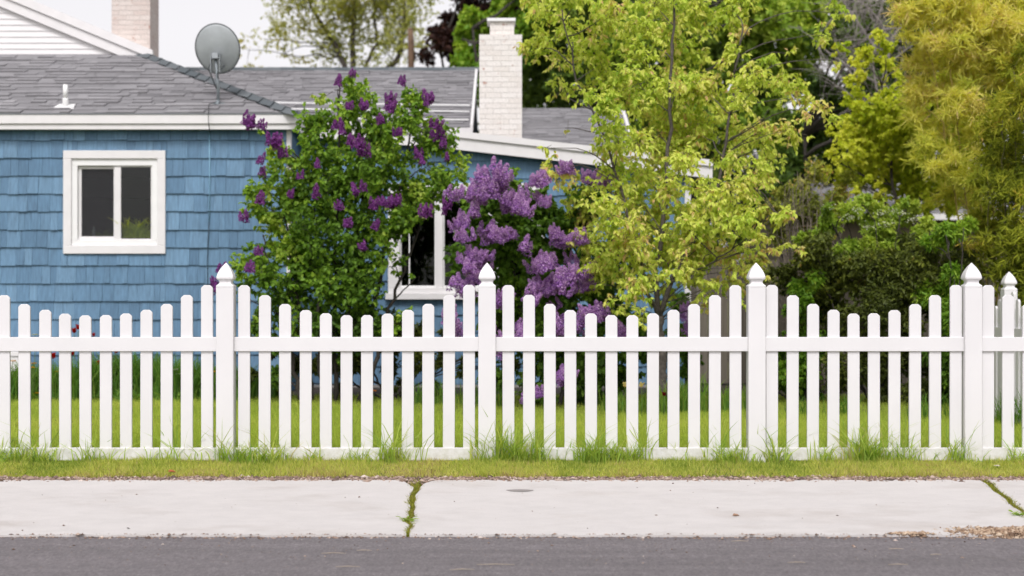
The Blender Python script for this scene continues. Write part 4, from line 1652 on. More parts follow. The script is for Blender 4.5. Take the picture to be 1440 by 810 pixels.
lil1 = plant('lilac_bush', 'tall leafy lilac bush with scattered dark purple flower clusters', 'lilac', [h[:4] + (h[4] - max(0, h[1] - 300) * .0012,) for h in hand1], b1, 15500, .056, .040, M['lilac_leaf'], M['bark_dark'], trunks1, m=11, depth_k=1.3, limb_r=(.010, .004), crown='foliage', trunk_name='stems', droop=.6, up=.25, spread=1.0, rk=(.26, .46), nb=(0, -.55, .65), tw=(.5, 1.2))
dark = [(473, 112), (492, 98), (489, 145), (514, 145), (549, 133), (600, 140), (606, 134), (538, 165), (612, 172), (620, 188), (608, 185), (480, 180), (474, 172), (492, 195), (514, 198), (512, 210), (559, 182), (594, 222), (588, 212),
        (620, 198), (630, 217), (391, 200), (398, 212), (385, 195), (364, 222), (367, 238), (445, 227), (448, 250), (455, 243), (445, 268), (420, 243), (406, 268), (500, 265), (512, 260), (588, 256), (478, 286), (525, 285), (550, 283), (557, 280),
        (362, 277), (349, 306), (344, 303), (364, 350), (350, 374), (341, 386), (512, 343), (524, 312), (624, 294), (627, 285), (598, 296), (487, 311), (531, 402), (308, 374), (306, 390), (304, 402), (355, 172), (346, 168), (366, 172), (478, 204), (567, 112), (540, 280), (503, 200), (546, 148)]
for px_, py_ in dark:
    if py_ > 185 and random.random() < .12: continue
    set_panicle(lil1, PAN_D, P(px_, py_ + 9, Yd1 - random.uniform(.75, 1.0)), random.uniform(.68, .98), .35)

Yd2 = 17.2
hand2 = [(700, 280, 45, Yd2, .45), (660, 300, 32, Yd2, .45), (745, 300, 45, Yd2, .4), (690, 340, 50, Yd2, .4), (760, 350, 55, Yd2, .4), (800, 320, 40, Yd2, .35), (830, 290, 40, Yd2, .4), (660, 370, 30, Yd2, .4),
         (720, 400, 45, Yd2, .4), (780, 420, 55, Yd2, .35), (830, 400, 50, Yd2, .3), (850, 350, 45, Yd2, .3), (870, 440, 45, Yd2, .3), (700, 460, 40, Yd2, .4), (760, 480, 50, Yd2, .4), (820, 500, 50, Yd2, .4), (690, 530, 32, Yd2, .4), (750, 550, 35, Yd2, .35), (810, 560, 35, Yd2, .3), (910, 480, 40, Yd2 + .4, .3), (860, 530, 36, Yd2, .3)]
b2 = P(760, 421 + 1.14 * FPX / Yd2, Yd2)
trunks2 = [([b2 + (dx, dy, 0), b2 + (dx * 1.5, dy, .7), P(px_, py_, Yd2)], .026, .008) for dx, dy, px_, py_ in
           ((-.3, .1, 670, 330), (-.1, -.1, 705, 280), (.05, .1, 750, 310), (.2, -.05, 820, 330), (.4, .1, 860, 380))]
lil2 = plant('lilac_bush', 'lilac bush crowded with big pale violet flower clusters beside the dark one', 'lilac', hand2, b2, 12500, .062, .046, M['lilac_leaf2'], M['bark_dark'], trunks2, m=9, depth_k=1.2, limb_r=(.012, .005), crown='foliage', trunk_name='stems', droop=.55, up=.25)
areas = [(712, 262, 42, 30, 15), (655, 280, 26, 18, 6), (652, 320, 22, 25, 5), (690, 325, 14, 22, 4), (722, 330, 20, 18, 5), (664, 366, 32, 24, 9), (648, 398, 20, 12, 4), (790, 348, 22, 30, 7), (775, 385, 36, 26, 10),
         (748, 405, 22, 16, 4), (806, 400, 22, 20, 5), (726, 290, 20, 14, 4), (797, 228, 8, 8, 2), (830, 248, 14, 8, 3), (852, 255, 8, 8, 2), (762, 255, 8, 10, 2), (765, 280, 8, 8, 2), (785, 430, 16, 14, 2), (842, 437, 16, 6, 3), (700, 430, 6, 20, 2), (800, 455, 40, 14, 6), (735, 470, 40, 16, 5), (690, 480, 12, 30, 3), (640, 455, 10, 20, 2), (860, 470, 20, 14, 3), (795, 527, 16, 8, 3), (758, 545, 6, 6, 1), (736, 560, 6, 6, 1), (820, 335, 6, 6, 1)]
for cx_, cy_, rx, ry, k in areas:
    for i in range(max(1, round(k * .85))):
        a, rr = random.uniform(0, 6.28), math.sqrt(random.random())
        set_panicle(lil2, PAN_L, P(cx_ + rx * rr * math.cos(a), cy_ + 10 + ry * rr * math.sin(a), Yd2 - random.uniform(.6, 1.0)), random.uniform(.8, 1.05), .5)
for (px_, py_) in ((906, 335), (872, 312), (890, 345), (863, 300)):
    set_panicle(lil2, PAN_L, P(px_, py_, Yd2 + .2), .8)

b3 = P(968, 421 + 1.14 * FPX / 19.5, 19.5)
hand3 = [(965, 470, 24, 19.5, .4), (960, 430, 22, 19.5, .4), (975, 510, 24, 19.5, .3)]
lil3 = plant('lilac_bush', 'small purple flowering lilac glimpsed under the young tree by the board fence', 'lilac', hand3, b3, 900, .06, .045, M['lilac_leaf2'], M['bark_dark'], None, m=8, limb_r=(.01, .004), crown='foliage', trunk_name='stems')
for py_ in (440, 450, 460, 470, 478):
    set_panicle(lil3, PAN_L, P(965 + random.uniform(-5, 5), py_, 19.1), .85)

# ================================================================== YOUNG TREE (bronze and lime leaves)
Yt = 16.3
bt = P(931, 421 + 1.14 * FPX / Yt, Yt)
tp = lambda a, b_, dy=0: P(a, b_, Yt + dy)
trunksT = [([bt, tp(931, 520), tp(927, 445)], .060, .042),
           ([tp(927, 445), tp(945, 390), tp(985, 320), tp(1012, 250), tp(1030, 150), tp(1045, 40)], .028, .007),
           ([tp(926, 447), tp(923, 380), tp(938, 280), tp(940, 180), tp(945, 60), tp(950, -60)], .028, .009),
           ([tp(927, 450), tp(905, 390, -.2), tp(880, 290, -.3), tp(850, 190, -.2), tp(810, 110, -.2), tp(790, 10)], .020, .006),
           ([tp(940, 400), tp(1000, 370, -.3), tp(1060, 330, -.4), tp(1090, 300, -.4)], .013, .004)]
rows = [
    (760, 20, 34, .55), (800, 60, 36, .5), (750, 70, 24, .55), (790, -15, 40, .5), (850, 20, 38, .6), (840, 90, 34, .5), (890, 60, 36, .5), (920, 10, 40, .5), (960, 60, 38, .5), (980, -5, 38, .5), (1030, 20, 32, .55), (1035, 75, 22, .6),
    (800, 130, 24, .55), (845, 145, 32, .45), (900, 120, 40, .5), (950, 130, 40, .55), (1000, 130, 36, .6), (1050, 125, 32, .5), (1090, 115, 30, .5), (1120, 140, 26, .6), (1150, 155, 24, .62), (1075, 165, 32, .6), (1105, 185, 24, .62), (1135, 190, 16, .6),
    (870, 195, 36, .45), (925, 190, 38, .55), (975, 195, 36, .6), (1020, 190, 34, .55), (860, 240, 26, .35), (900, 250, 34, .5), (950, 250, 34, .62), (1040, 235, 34, .55), (1000, 255, 20, .5), (1080, 225, 26, .6), (1060, 265, 24, .6),
    (785, 235, 22, .62), (800, 265, 26, .6), (775, 208, 12, .7), (795, 180, 9, .7), (820, 300, 28, .62), (855, 300, 30, .6), (905, 305, 34, .55), (960, 310, 32, .55), (1010, 305, 30, .55), (1060, 305, 28, .6), (1100, 300, 20, .66), (1085, 350, 18, .7),
    (835, 340, 28, .55), (820, 365, 22, .55), (870, 360, 32, .55), (925, 355, 32, .5), (975, 360, 34, .5), (1025, 350, 30, .6), (1055, 370, 24, .7), (1120, 355, 14, .72),
    (845, 400, 28, .55), (890, 400, 30, .5), (935, 400, 28, .45), (985, 400, 26, .55), (1025, 395, 22, .65), (870, 430, 24, .5), (905, 440, 20, .5), (990, 430, 14, .6), (1045, 420, 14, .6), (880, 330, 34, .6), (935, 330, 32, .55), (990, 345, 34, .6), (1040, 325, 30, .6), (1000, 285, 30, .55), (960, 375, 30, .6), (900, 385, 30, .6), (1060, 400, 18, .7), (1010, 415, 18, .6), (865, 270, 28, .55), (900, 285, 28, .6), (950, 285, 28, .6), (885, 345, 26, .6), (925, 265, 28, .55), (1160, 50, 20, .5), (1180, 20, 18, .5), (1175, 85, 14, .5), (1110, 75, 14, .5)]
handT = [(a, b_, r, Yt + random.uniform(-.7, .7), t_) for a, b_, r, t_ in rows]
tree = plant('young_tree', 'young tree with lime and bronze leaves rising behind the fence', 'tree', handT, bt, 18500, .057, .027, M['pear'], M['bark'], trunksT, tw=(.9, 2.3), m=15, depth_k=1.3, limb_r=(.007, .0028), droop=.95, up=.3, hang=.25, tint_sd=.17, per_twig=8, spread=1.08, rk=(.20, .40), nb=(0, -.75, .5))

# ================================================================== BACKGROUND TREES
def far_tree(name, label, hand, yd, base_px, n_leaf, L, W, mat, bark, tr=.12, m=8, trunks=None, **kw):
    b = P(base_px, 421, yd) * (1, 1, 0)
    if trunks is None:
        top = P(hand[0][0], hand[0][1], yd)
        trunks = [([b, (b + top) / 2 + (.2, 0, 0), top], tr, .02)]
    return plant(name, label, 'tree', [(h[0], h[1], h[2], yd + (h[4] if len(h) > 4 else random.uniform(-1, 1)), h[3]) for h in hand], b, n_leaf, L, W, mat, bark, trunks, m=m, limb_r=kw.pop('limb_r', (.04, .012)), group=kw.pop('group', 'trees behind the house'), **kw)


# pale spring tree against the sky
ydS = 40
tS = lambda a, b_: P(a, b_, ydS)
bS = tS(500, 421) * (1, 1, 0)
far_tree('spring_tree', 'thin spring tree with pale yellow green leaves against the white sky',
         [(430, 10, 34, .6), (470, 25, 36, .5), (410, 40, 26, .6), (520, 15, 40, .5), (500, 60, 36, .4), (560, 30, 38, .5), (545, 70, 30, .4), (590, 10, 26, .5), (600, 60, 22, .4), (450, 70, 26, .5), (400, 75, 24, .7), (350, 70, 22, .8), (425, -30, 40, .6), (500, -40, 50, .5), (570, -30, 40, .5), (372, 55, 14, .8)],
         ydS, 500, 8500, .08, .045, M['spring'], M['bark'], trunks=[([bS, tS(497, 130), tS(495, 60), tS(505, -60)], .12, .04), ([tS(497, 120), tS(470, 60), tS(440, 15), tS(420, -50)], .07, .03), ([tS(498, 130), tS(560, 85), tS(570, 30), tS(560, -60)], .08, .03), ([tS(497, 130), tS(530, 60), tS(525, 0), tS(530, -60)], .05, .02)],
         limb_r=(.022, .008), spread=1.15, m=10, tw=(.8, 1.8))
mb = MB()
pp = P(578, 421, 38) * (1, 1, 0)
mb.tube([pp, P(578, 60, 38), P(577, 40, 38)], [.10, .075, .06], 10)
po = mb.build('bare_tree', M['bark_brown'], None, True, origin=pp)
tag(po, 'bare brown trunk standing just above the far roof ridge', 'trunk')

far_tree('plum_tree', 'dark purple leaved plum tree behind the far roof', [(620, 60, 30, .4), (640, 30, 28, .5), (595, 75, 22, .5), (660, 10, 26, .4), (605, 40, 16, .5), (640, 85, 26, .3), (680, 45, 24, .3), (655, -25, 40, .5), (700, 0, 40, .4)], 37, 640, 6500, .10, .06, M['plum'], M['bark_dark'])
far_tree('maple_tree', 'bright green maple rising between the purple tree and white chimney', [(665, 40, 32, .8), (640, 82, 20, .7), (690, 70, 36, .55), (725, 40, 30, .5), (700, 20, 26, .75), (650, 55, 18, .9), (720, 90, 30, .4), (690, 110, 30, .35), (745, -20, 40, .5), (670, 95, 22, .6)], 33.5, 690, 6800, .11, .09, M['maple'], M['bark_dark'])
far_tree('dark_tree', 'very dark evergreen tree behind the lower grey roof', [(775, 70, 45, .4), (760, 120, 40, .3), (810, 110, 45, .35), (850, 60, 50, .4), (800, 10, 60, .5), (860, 130, 45, .3), (740, 60, 30, .4), (870, 0, 50, .5), (760, 165, 36, .2), (820, 170, 40, .2)], 35, 800, 9000, .12, .07, M['darkgreen'], M['bark_dark'])
far_tree('green_tree', 'mid green broadleaf tree filling the gap behind the young tree', [(900, 60, 50, .5), (960, 20, 50, .6), (1020, 40, 50, .6), (1080, 20, 55, .7), (1130, 60, 45, .6), (1060, 90, 45, .4), (1120, 120, 36, .3), (980, 110, 50, .4), (920, 150, 50, .35), (1030, 170, 50, .3), (1100, 30, 40, .75), (1140, 0, 40, .7), (1090, 200, 36, .25), (960, 200, 50, .3), (1040, 0, 40, .6)], 30, 1020, 14000, .11, .07, M['midgreen'], M['bark_dark'])
far_tree('dark_tree', 'dark shaded tree low behind the young tree right side', [(1130, 190, 42, .3), (1110, 240, 40, .25), (1160, 230, 36, .3), (1080, 270, 36, .3), (1150, 130, 30, .3), (1190, 170, 34, .3), (1215, 90, 40, .4), (1200, 130, 36, .3), (1240, 150, 34, .3), (1230, 30, 40, .5), (1180, 60, 34, .4), (1255, 90, 34, .4), (1290, 140, 40, .3), (1280, 40, 50, .4), (1260, 200, 40, .3)], 28, 1130, 9500, .11, .06, M['darkgreen'], M['bark_dark'])

# the wood beyond the gardens, one mass
hw = [(px_ + random.uniform(-25, 25), py_ + random.uniform(-20, 20), 60, 46 + random.uniform(-3, 3), random.uniform(.15, .7)) for px_ in range(720, 1560, 62) for py_ in range(-60, 400, 58)]
C_, R_, T_w = subclumps(hw, 7)
v, f, t, tv, tf = foliage(C_, R_, 34000, .22, .15, tint_c=T_w)
tag(mesh_obj('far_wood', v, f, M['wood'], None, t), 'dense dark green wood beyond the gardens', 'wood', kind='stuff')

# bare grey branching tree
yb_ = 25.0
tB = lambda a, b_, d=0: P(a, b_, yb_ + d)
gb = empty('bare_tree', tB(1240, 421) * (1, 1, 0), 'leafless grey branched tree among the greenery at upper right', 'tree')
mb = MB()
stem_b = [tB(1240, 421) * (1, 1, 0), tB(1240, 250), tB(1235, 170), tB(1250, 60), tB(1290, 5), tB(1330, -40)]
mb.tube(path_interp(stem_b, 16), list(np.linspace(.06, .02, 16)), 7)
brs = [((1238, 150), (1215, 60), (1240, 10)), ((1245, 90), (1200, 20), (1170, -20)), ((1240, 120), (1180, 90), (1150, 60)), ((1250, 60), (1240, 20), (1200, -5)), ((1237, 180), (1200, 130), (1175, 120)), ((1280, 10), (1240, -5), (1190, 5)), ((1240, 100), (1270, 70), (1290, 60)), ((1236, 170), (1265, 150), (1275, 110)), ((1260, 40), (1230, 40), (1215, 55)), ((1290, 5), (1320, 20), (1340, 50)), ((1240, 70), (1205, 75), (1190, 95))]
for a, b_, c in brs:
    d = random.uniform(-.5, .5)
    pth = bez(tB(*a), tB(*b_, d * .6), tB(*c, d), 9)
    mb.tube(pth, list(np.linspace(.024, .006, 9)), 6)
    for k in range(14):
        i = random.randrange(2, 9)
        e = pth[i] + np.array((random.gauss(0, .3), random.gauss(0, .25), random.gauss(-.02, .3)))
        md = (pth[i] + e) / 2 + RNG.normal(0, .05, 3)
        mb.tube(bez(pth[i], md, e, 5), [.007, .006, .005, .004, .003], 4)
        for j in range(3):
            e2 = e + RNG.normal(0, .16, 3)
            mb.tube([md, (md + e2) / 2 + RNG.normal(0, .02, 3), e2], [.004, .0032, .002], 4)
mb.build('trunk', M['bark_pale'], gb, True)

# yellow-green small maple
plant('yellow_green_tree', 'yellow green leaved small tree between the young tree and the golden bamboo', 'tree',
      [(a, b_, r, 21 + random.uniform(-.6, .6), t_) for a, b_, r, t_ in ((1215, 75, 20, .7), (1180, 60, 16, .6), (1200, 115, 18, .8), (1225, 160, 30, .7), (1255, 150, 28, .65), (1210, 200, 32, .7), (1245, 215, 34, .6), (1290, 190, 36, .6), (1280, 240, 36, .55), (1320, 220, 34, .55), (1330, 170, 34, .5), (1200, 250, 24, .6), (1310, 270, 30, .5), (1350, 250, 34, .5), (1250, 265, 20, .6), (1190, 225, 22, .7), (1285, 120, 20, .7), (1200, 160, 26, .65), (1235, 190, 28, .6), (1270, 175, 28, .6), (1180, 190, 20, .65), (1225, 235, 28, .55), (1260, 100, 20, .6), (1240, 60, 18, .6), (1170, 225, 12, .75), (1215, 265, 20, .6), (1240, 280, 18, .6), (1180, 265, 18, .6), (1160, 250, 16, .65), (1270, 290, 20, .55), (1300, 300, 22, .5), (1335, 290, 22, .5), (1240, 110, 9, .85), (1330, 120, 30, .6), (1355, 195, 30, .5))],
      P(1265, 421, 21) * (1, 1, 0), 10500, .06, .045, M['yellowgreen'], M['bark'], trunks=[([P(1265, 421, 21) * (1, 1, 0), P(1262, 320, 21), P(1240, 120, 21)], .04, .012), ([P(1265, 421, 21) * (1, 1, 0), P(1290, 300, 21), P(1310, 180, 21)], .035, .012)], m=11, limb_r=(.010, .004), droop=.6, spread=1.0, rk=(.28, .5), nb=(0, -.6, .6), tw=(.7, 1.6))

# golden willow-like bamboo at the right edge
hg = [(a, b_, r, 18.8 + random.uniform(-.5, .5), t_) for a, b_, r, t_ in ((1300, 15, 34, .6), (1340, 40, 40, .6), (1390, 20, 45, .55), (1430, 40, 45, .55), (1310, 80, 36, .65), (1360, 90, 42, .6), (1410, 90, 36, .5), (1320, 130, 30, .6), (1360, 145, 36, .55), (1330, 0, 40, .5), (1290, 55, 24, .7), (1300, 105, 22, .7), (1450, 0, 50, .5), (1375, 190, 26, .4), (1395, 140, 30, .4), (1450, 90, 40, .4), (1330, 180, 22, .5), (1310, 170, 26, .5), (1300, 215, 26, .45), (1340, 230, 30, .4), (1375, 240, 32, .35), (1345, 280, 26, .35), (1390, 290, 30, .3), (1280, 140, 24, .55), (1275, 30, 26, .6), (1265, 5, 20, .6), (1390, -30, 50, .5), (1300, -30, 40, .5))]
bg_ = P(1400, 421, 18.8) * (1, 1, 0)
plant('golden_bamboo', 'golden yellow feathery bamboo filling the upper corner of the view', 'bamboo', hg, bg_, 19000, .125, .0115, M['gold'], plain('golden_cane', (.36, .27, .06, 1), .5),
      [([bg_ + (dx, 0, 0), bg_ + (dx * 1.2, 0, 1.6), P(px_, py_, 18.8)], .014, .006) for dx, px_, py_ in ((-.3, 1300, 20), (-.2, 1330, 60), (-.1, 1350, 10), (0, 1380, 60), (.1, 1400, 0), (.2, 1430, 40), (.15, 1370, 130))],
      m=9, limb_r=(.006, .003), crown='foliage', trunk_name='canes', droop=.25, up=.9, hang=.35, per_twig=12, spread=1.0, rk=(.28, .5), nb=(0, -.7, .5), tw=(.7, 1.6))
hd_ = [(a, b_, r, 17.6 + random.uniform(-.5, .5), t_) for a, b_, r, t_ in ((1425, 100, 30, .5), (1440, 150, 40, .4), (1410, 170, 30, .5), (1400, 215, 36, .4), (1435, 225, 40, .35), (1420, 275, 42, .3), (1385, 265, 30, .45), (1440, 320, 42, .3), (1395, 320, 34, .4), (1415, 370, 40, .3), (1370, 350, 26, .5), (1440, 400, 40, .3), (1380, 400, 30, .35), (1350, 370, 20, .5), (1460, 260, 40, .3), (1460, 450, 40, .25), (1420, 440, 36, .25))]
bd_ = P(1430, 421, 17.6) * (1, 1, 0)
plant('green_bamboo', 'dark olive bamboo with some orange leaves below the golden one', 'bamboo', hd_, bd_, 9500, .10, .015, M['lowbamboo'], plain('olive_cane', (.12, .11, .03, 1), .5),
      [([bd_ + (dx, 0, 0), bd_ + (dx * 1.2, 0, 1.3), P(px_, py_, 17.6)], .012, .005) for dx, px_, py_ in ((-.25, 1390, 240), (-.1, 1410, 170), (0, 1430, 110), (.15, 1440, 160), (.25, 1455, 220), (-.3, 1370, 330))],
      m=9, limb_r=(.006, .003), crown='foliage', trunk_name='canes', droop=.35, up=.7, hang=.4, per_twig=12, spread=1.0, rk=(.28, .5), nb=(0, -.7, .5), tw=(.7, 1.6))

# shrubs of the right-hand border
def shrub(label, rows_, yd, n_leaf, L, W, mat, base_px, m=8, **kw):
    b = P(base_px, 421, yd) * (1, 1, 0)
    hnd = [(a, c, r, yd + random.uniform(-.35, .35), t_) for a, c, r, t_ in rows_]
    tr_ = [([b + (random.uniform(-.15, .15), random.uniform(-.1, .1), 0), P(a, c, yd)], .014, .005) for a, c, r, t_ in rows_[:7]]
    return plant('shrub', label, 'shrub', hnd, b, n_leaf, L, W, mat, kw.pop('bark', M['bark_dark']), tr_, m=m, group='shrubs of the border behind the fence', limb_r=(.008, .003), crown='foliage', trunk_name='stems', **kw)


shrub('pale olive brushy shrub filling the gap between the young tree and the neighbouring roof', [(1110, 270, 24, .6), (1140, 258, 22, .6), (1165, 290, 22, .55), (1120, 310, 26, .55), (1150, 330, 24, .5), (1090, 300, 22, .6), (1100, 340, 24, .5), (1080, 250, 20, .55), (1135, 290, 22, .5), (1185, 262, 16, .6), (1070, 380, 22, .5), (1100, 400, 24, .45)], 20.3, 6500, .05, .024, M['olive'], 1120, up=.5, tw=(.6, 1.4), spread=1.0)
s_ev = shrub('glossy green shrub topped with small white blossoms', [(1190, 300, 22, .7), (1175, 320, 20, .6), (1230, 310, 24, .75), (1265, 305, 22, .75), (1290, 320, 20, .7), (1215, 340, 26, .5), (1260, 345, 26, .5), (1180, 350, 22, .4), (1300, 350, 20, .4), (1140, 330, 22, .5), (1325, 335, 22, .5), (1160, 300, 18, .5), (1210, 285, 14, .7), (1280, 285, 12, .7)], 18.6, 7500, .06, .028, M['midgreen'], 1235, up=.5)
for (px_, py_) in ((1165, 292), (1195, 305), (1240, 300), (1246, 315), (1222, 318), (1272, 300), (1285, 308), (1260, 296), (1205, 295)):
    pc_ = P(px_, py_, 18.2)
    n = 40
    q = pc_ + RNG.normal(0, .03, (n, 3)) * (1.4, 1, .6)
    v, f = leaf_mesh(q, unit(RNG.normal(size=(n, 3))), np.tile([0, -.4, 1.0], (n, 1)), .014, .012)
    mesh_obj('blossom', v, f, M['whitebloom'], s_ev, np.repeat(RNG.random(n), 6))
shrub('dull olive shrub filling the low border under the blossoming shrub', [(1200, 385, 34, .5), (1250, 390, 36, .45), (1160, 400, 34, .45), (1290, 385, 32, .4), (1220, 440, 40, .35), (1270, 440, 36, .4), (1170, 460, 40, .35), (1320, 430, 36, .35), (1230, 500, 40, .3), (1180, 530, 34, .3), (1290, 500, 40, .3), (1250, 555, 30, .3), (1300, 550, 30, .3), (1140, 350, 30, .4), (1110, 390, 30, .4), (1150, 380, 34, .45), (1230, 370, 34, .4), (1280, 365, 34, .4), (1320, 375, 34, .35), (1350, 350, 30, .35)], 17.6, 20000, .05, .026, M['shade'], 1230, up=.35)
shrub('dark shrub beside the right end post with fresh green leaf tips', [(1330, 330, 22, .7), (1355, 320, 16, .8), (1310, 420, 26, .6), (1340, 385, 26, .5), (1340, 450, 34, .35), (1370, 470, 34, .3), (1335, 510, 36, .3), (1380, 530, 34, .25), (1340, 560, 28, .25), (1400, 480, 30, .25), (1310, 345, 16, .6), (1365, 420, 24, .4)], 17.0, 10000, .07, .022, M['maple'], 1350, up=.2)
shrub('dark green shrub low behind the fence beside the young tree', [(1120, 420, 26, .5), (1130, 460, 32, .4), (1105, 480, 30, .35), (1140, 510, 34, .3), (1100, 530, 30, .3), (1130, 560, 26, .3), (1080, 545, 20, .3), (1150, 400, 20, .45)], 17.8, 4200, .06, .036, M['maple'], 1120, up=.3)
# twiggy grey shrub
tg = empty('shrub', P(1130, 421, 19.82) * (1, 1, 0), 'leafless grey twiggy shrub by the board fence', 'shrub', 'shrubs of the border behind the fence')
mb = MB()
bb = P(1130, 421, 19.82) * (1, 1, 0)
for k in range(60):
    e = P(random.gauss(1130, 28), random.uniform(255, 380), 19.82 + random.uniform(-.5, .5))
    s_ = bb + RNG.normal(0, .12, 3) * (1, 1, 0)
    md = (s_ + e) / 2 + RNG.normal(0, .08, 3)
    pth = bez(s_, md, e, 8)
    mb.tube(pth, list(np.linspace(.010, .003, 8)), 5)
    for j in range(6):
        i = random.randrange(3, 8)
        e2 = pth[i] + RNG.normal(0, .14, 3) + (0, 0, .1)
        mb.tube([pth[i], (pth[i] + e2) / 2 + RNG.normal(0, .015, 3), e2], [.0035, .003, .002], 4)
mb.build('stems', plain('grey_twig', (.20, .165, .13, 1), .9), tg, True)
# low growth under the lilacs
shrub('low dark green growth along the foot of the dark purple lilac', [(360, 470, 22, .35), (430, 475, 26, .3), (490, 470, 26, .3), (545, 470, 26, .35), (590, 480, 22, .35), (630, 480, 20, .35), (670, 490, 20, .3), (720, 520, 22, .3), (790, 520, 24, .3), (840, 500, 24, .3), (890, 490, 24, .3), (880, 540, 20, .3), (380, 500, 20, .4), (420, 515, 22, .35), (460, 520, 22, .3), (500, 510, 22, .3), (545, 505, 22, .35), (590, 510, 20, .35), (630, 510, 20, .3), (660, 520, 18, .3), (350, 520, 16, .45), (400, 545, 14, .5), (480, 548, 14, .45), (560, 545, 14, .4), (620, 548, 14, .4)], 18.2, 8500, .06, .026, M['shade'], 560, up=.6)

# ================================================================== BED PLANTS
def strap_clump(px, yd, n, h, label, wd=.014, spread=.10, lean=.45, tint=.5, group='clumps of long leaves in the flower bed'):
    b = P(px, 421, yd) * (1, 1, 0)
    o = empty('leafy_clump', b, label, 'plant', group)
    v, f, t = blades(b[0] + RNG.normal(0, spread, n), b[1] + RNG.normal(0, spread * .7, n), np.zeros(n), RNG.uniform(.55, 1.05, n) * h, RNG.uniform(.7, 1.2, n) * wd, lean, True, np.clip(RNG.normal(tint, .2, n), 0, 1))
    mesh_obj('leaves', v, f, M['iris'], o, t)
    return o


for i, (px_, h) in enumerate(((5, .42), (22, .40), (36, .44), (50, .46), (66, .42), (82, .42), (95, .48), (108, .46), (135, .50), (163, .54), (190, .56), (218, .52), (246, .54), (272, .42), (258, .5), (286, .46), (300, .46), (318, .42), (335, .42), (353, .38), (372, .36), (-15, .4), (121, .52), (150, .55), (176, .58), (204, .56), (232, .55))):
    strap_clump(px_, 18.5 + random.uniform(-.35, .35), 210, h * 1.12, 'clump of long green strap leaves in the bed along the blue wall', .016, .10, .4, .55)
for px_, h, yd in ((60, .16, 18.1), (120, .14, 18.1), (185, .2, 18.0), (240, .16, 18.0), (290, .18, 18.1), (30, .18, 18.1)):
    o = strap_clump(px_, yd, 60, h, 'low leafy plant at the front edge of the bed by the lawn', .022, .09, 1.0, .7, 'low plants edging the flower bed')
for px_, h, yd in ((880, .22, 16.0), (902, .22, 16.0), (925, .36, 15.9), (950, .44, 16.1), (975, .48, 16.3), (1003, .44, 16.3), (1030, .30, 16.5), (1058, .34, 16.6), (860, .3, 16.2)):
    strap_clump(px_, yd, 85, h, 'clump of upright green blades in the bed around the young tree', .013, .075, .3, .8, 'blades around the young tree')
for px_, h, yd in ((700, .34, 16.9), (660, .36, 17.2), (620, .36, 17.4), (590, .34, 17.4), (1130, .24, 15.9), (1190, .26, 15.9), (1310, .34, 15.4), (1425, .40, 14.6), (1408, .32, 14.9)):
    strap_clump(px_, yd, 70, h, 'tuft of tall grass at the shady edge of the lawn', .010, .08, .45, .55, 'tall grass tufts at the lawn edge')


def flower(px, py, yd, col, r, label, cat, name, kind='cup', group=None):
    top = P(px, py, yd)
    b = top * (1, 1, 0)
    o = empty(name, b, label, cat, group)
    mb = MB()
    mb.tube(bez(b, (b + top) / 2 + (random.uniform(-.03, .03), 0, 0), top, 5), .0035, 5)
    mb.build('stem', M['stem'], o)
    n = 9 if kind == 'cup' else 14
    a = np.linspace(0, 6.28, n, endpoint=False) + RNG.normal(0, .15, n)
    el_ = 1.35 if kind == 'cup' else .25
    d = np.stack([np.cos(a) * math.cos(el_), np.sin(a) * math.cos(el_), np.full(n, math.sin(el_))], 1)
    nr = np.stack([-np.cos(a) * math.sin(el_), -np.sin(a) * math.sin(el_), np.full(n, math.cos(el_))], 1)
    v, f = leaf_mesh(np.tile(top, (n, 1)) + d * .2 * r, unit(d + RNG.normal(0, .1, (n, 3))), nr, r * 1.6, r * 1.1, .25)
    mname = 'petal_' + name
    mt = bpy.data.materials.get(mname) or leafy(mname, [(0, tuple(c * .75 for c in col[:3]) + (1,)), (1, col)], .25, .5, .3)
    mesh_obj('bloom', v, f, mt, o, np.repeat(RNG.random(n), 6))
    return o


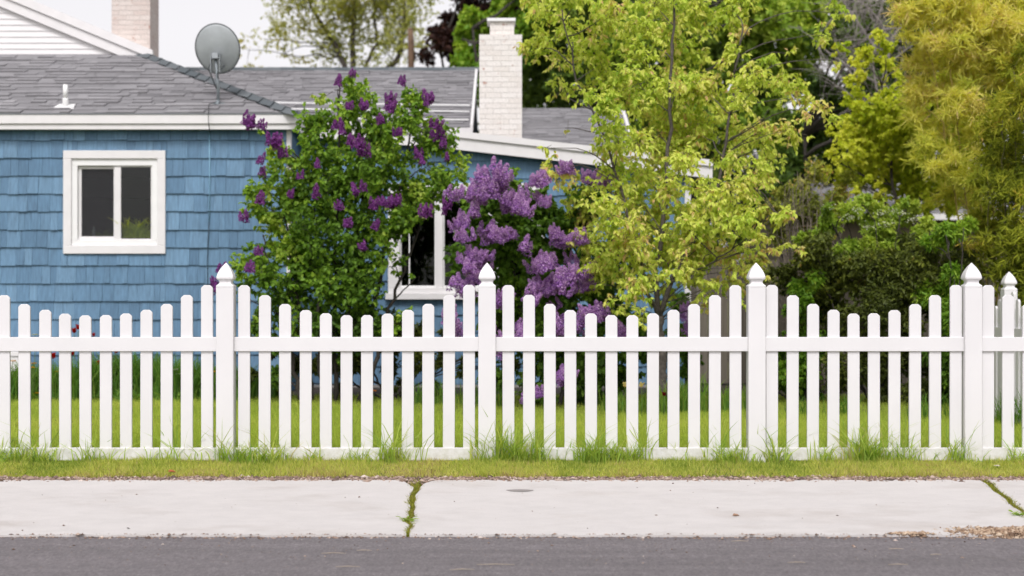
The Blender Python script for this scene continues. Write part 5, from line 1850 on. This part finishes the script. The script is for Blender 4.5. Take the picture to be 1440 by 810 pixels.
RED, YEL, WHT, CRM, DRD = (.55, .015, .012, 1), (.85, .45, .02, 1), (.8, .8, .78, 1), (.85, .72, .30, 1), (.18, .012, .015, 1)
for px_, py_, r in ((104, 470, .045), (110, 465, .045), (132, 474, .03), (75, 506, .05), (102, 501, .035), (138, 514, .035), (163, 498, .045)):
    flower(px_, py_, 18.5, RED, r, 'red flower standing above the strap leaves by the blue wall', 'flower', 'red_flower', 'cup', 'red flowers in the bed')
for px_, py_ in ((18, 508), (47, 511), (45, 517), (53, 553), (82, 523), (301, 523), (466, 562), (360, 524)):
    flower(px_, py_, 18.1, YEL, .022, 'small yellow flower among the leaves of the bed', 'flower', 'yellow_flower', 'disc', 'yellow flowers in the bed')
flower(525, 550, 17.5, (.75, .25, .03, 1), .024, 'small orange flower on a thin stem below the dark purple lilac', 'flower', 'orange_flower', 'disc')
for px_, py_ in ((247, 520), (251, 526), (244, 527), (49, 471)):
    flower(px_, py_, 18.2, WHT, .022, 'small white flower beside the strap leaves', 'flower', 'white_flower', 'disc', 'white flowers in the bed')
for px_, py_ in ((879, 546), (902, 546)):
    flower(px_, py_, 15.6, CRM, .036, 'pale yellow tulip at the foot of the young tree', 'tulip', 'tulip', 'cup', 'pale yellow tulips')
flower(934, 558, 15.7, DRD, .028, 'dark red tulip bud in front of the young tree trunk', 'tulip', 'red_tulip', 'cup')
flower(1402, 655, 11.0, (.85, .8, .8, 1), .012, 'tiny white daisy in the verge grass near the right edge', 'flower', 'daisy', 'disc')
# pale planter box at the left end of the bed
mb = MB()
q0, q1 = wx(-40, 19.2), wx(26, 19.2)
yq = 19.2 - CAM_D
mb.bbox(q0, q1, yq, yq + .03, .0, wz(495, 19.2))
mb.box(q0, q1, yq + .32, yq + .35, .0, wz(495, 19.2))
mb.box(q0, q0 + .03, yq + .03, yq + .32, .0, wz(495, 19.2))
mb.box(q1 - .03, q1, yq + .03, yq + .32, .0, wz(495, 19.2))
mb.box(q0 + .03, q1 - .03, yq + .03, yq + .32, .35, .42)
mb.bbox(q0 - .02, q1 + .02, yq - .015, yq - .001, wz(501, 19.2), wz(494, 19.2))
tag(mb.build('planter_box', M['white'], None, origin=(q0, yq, 0)), 'white planter box by the blue wall behind the strap leaves', 'planter')
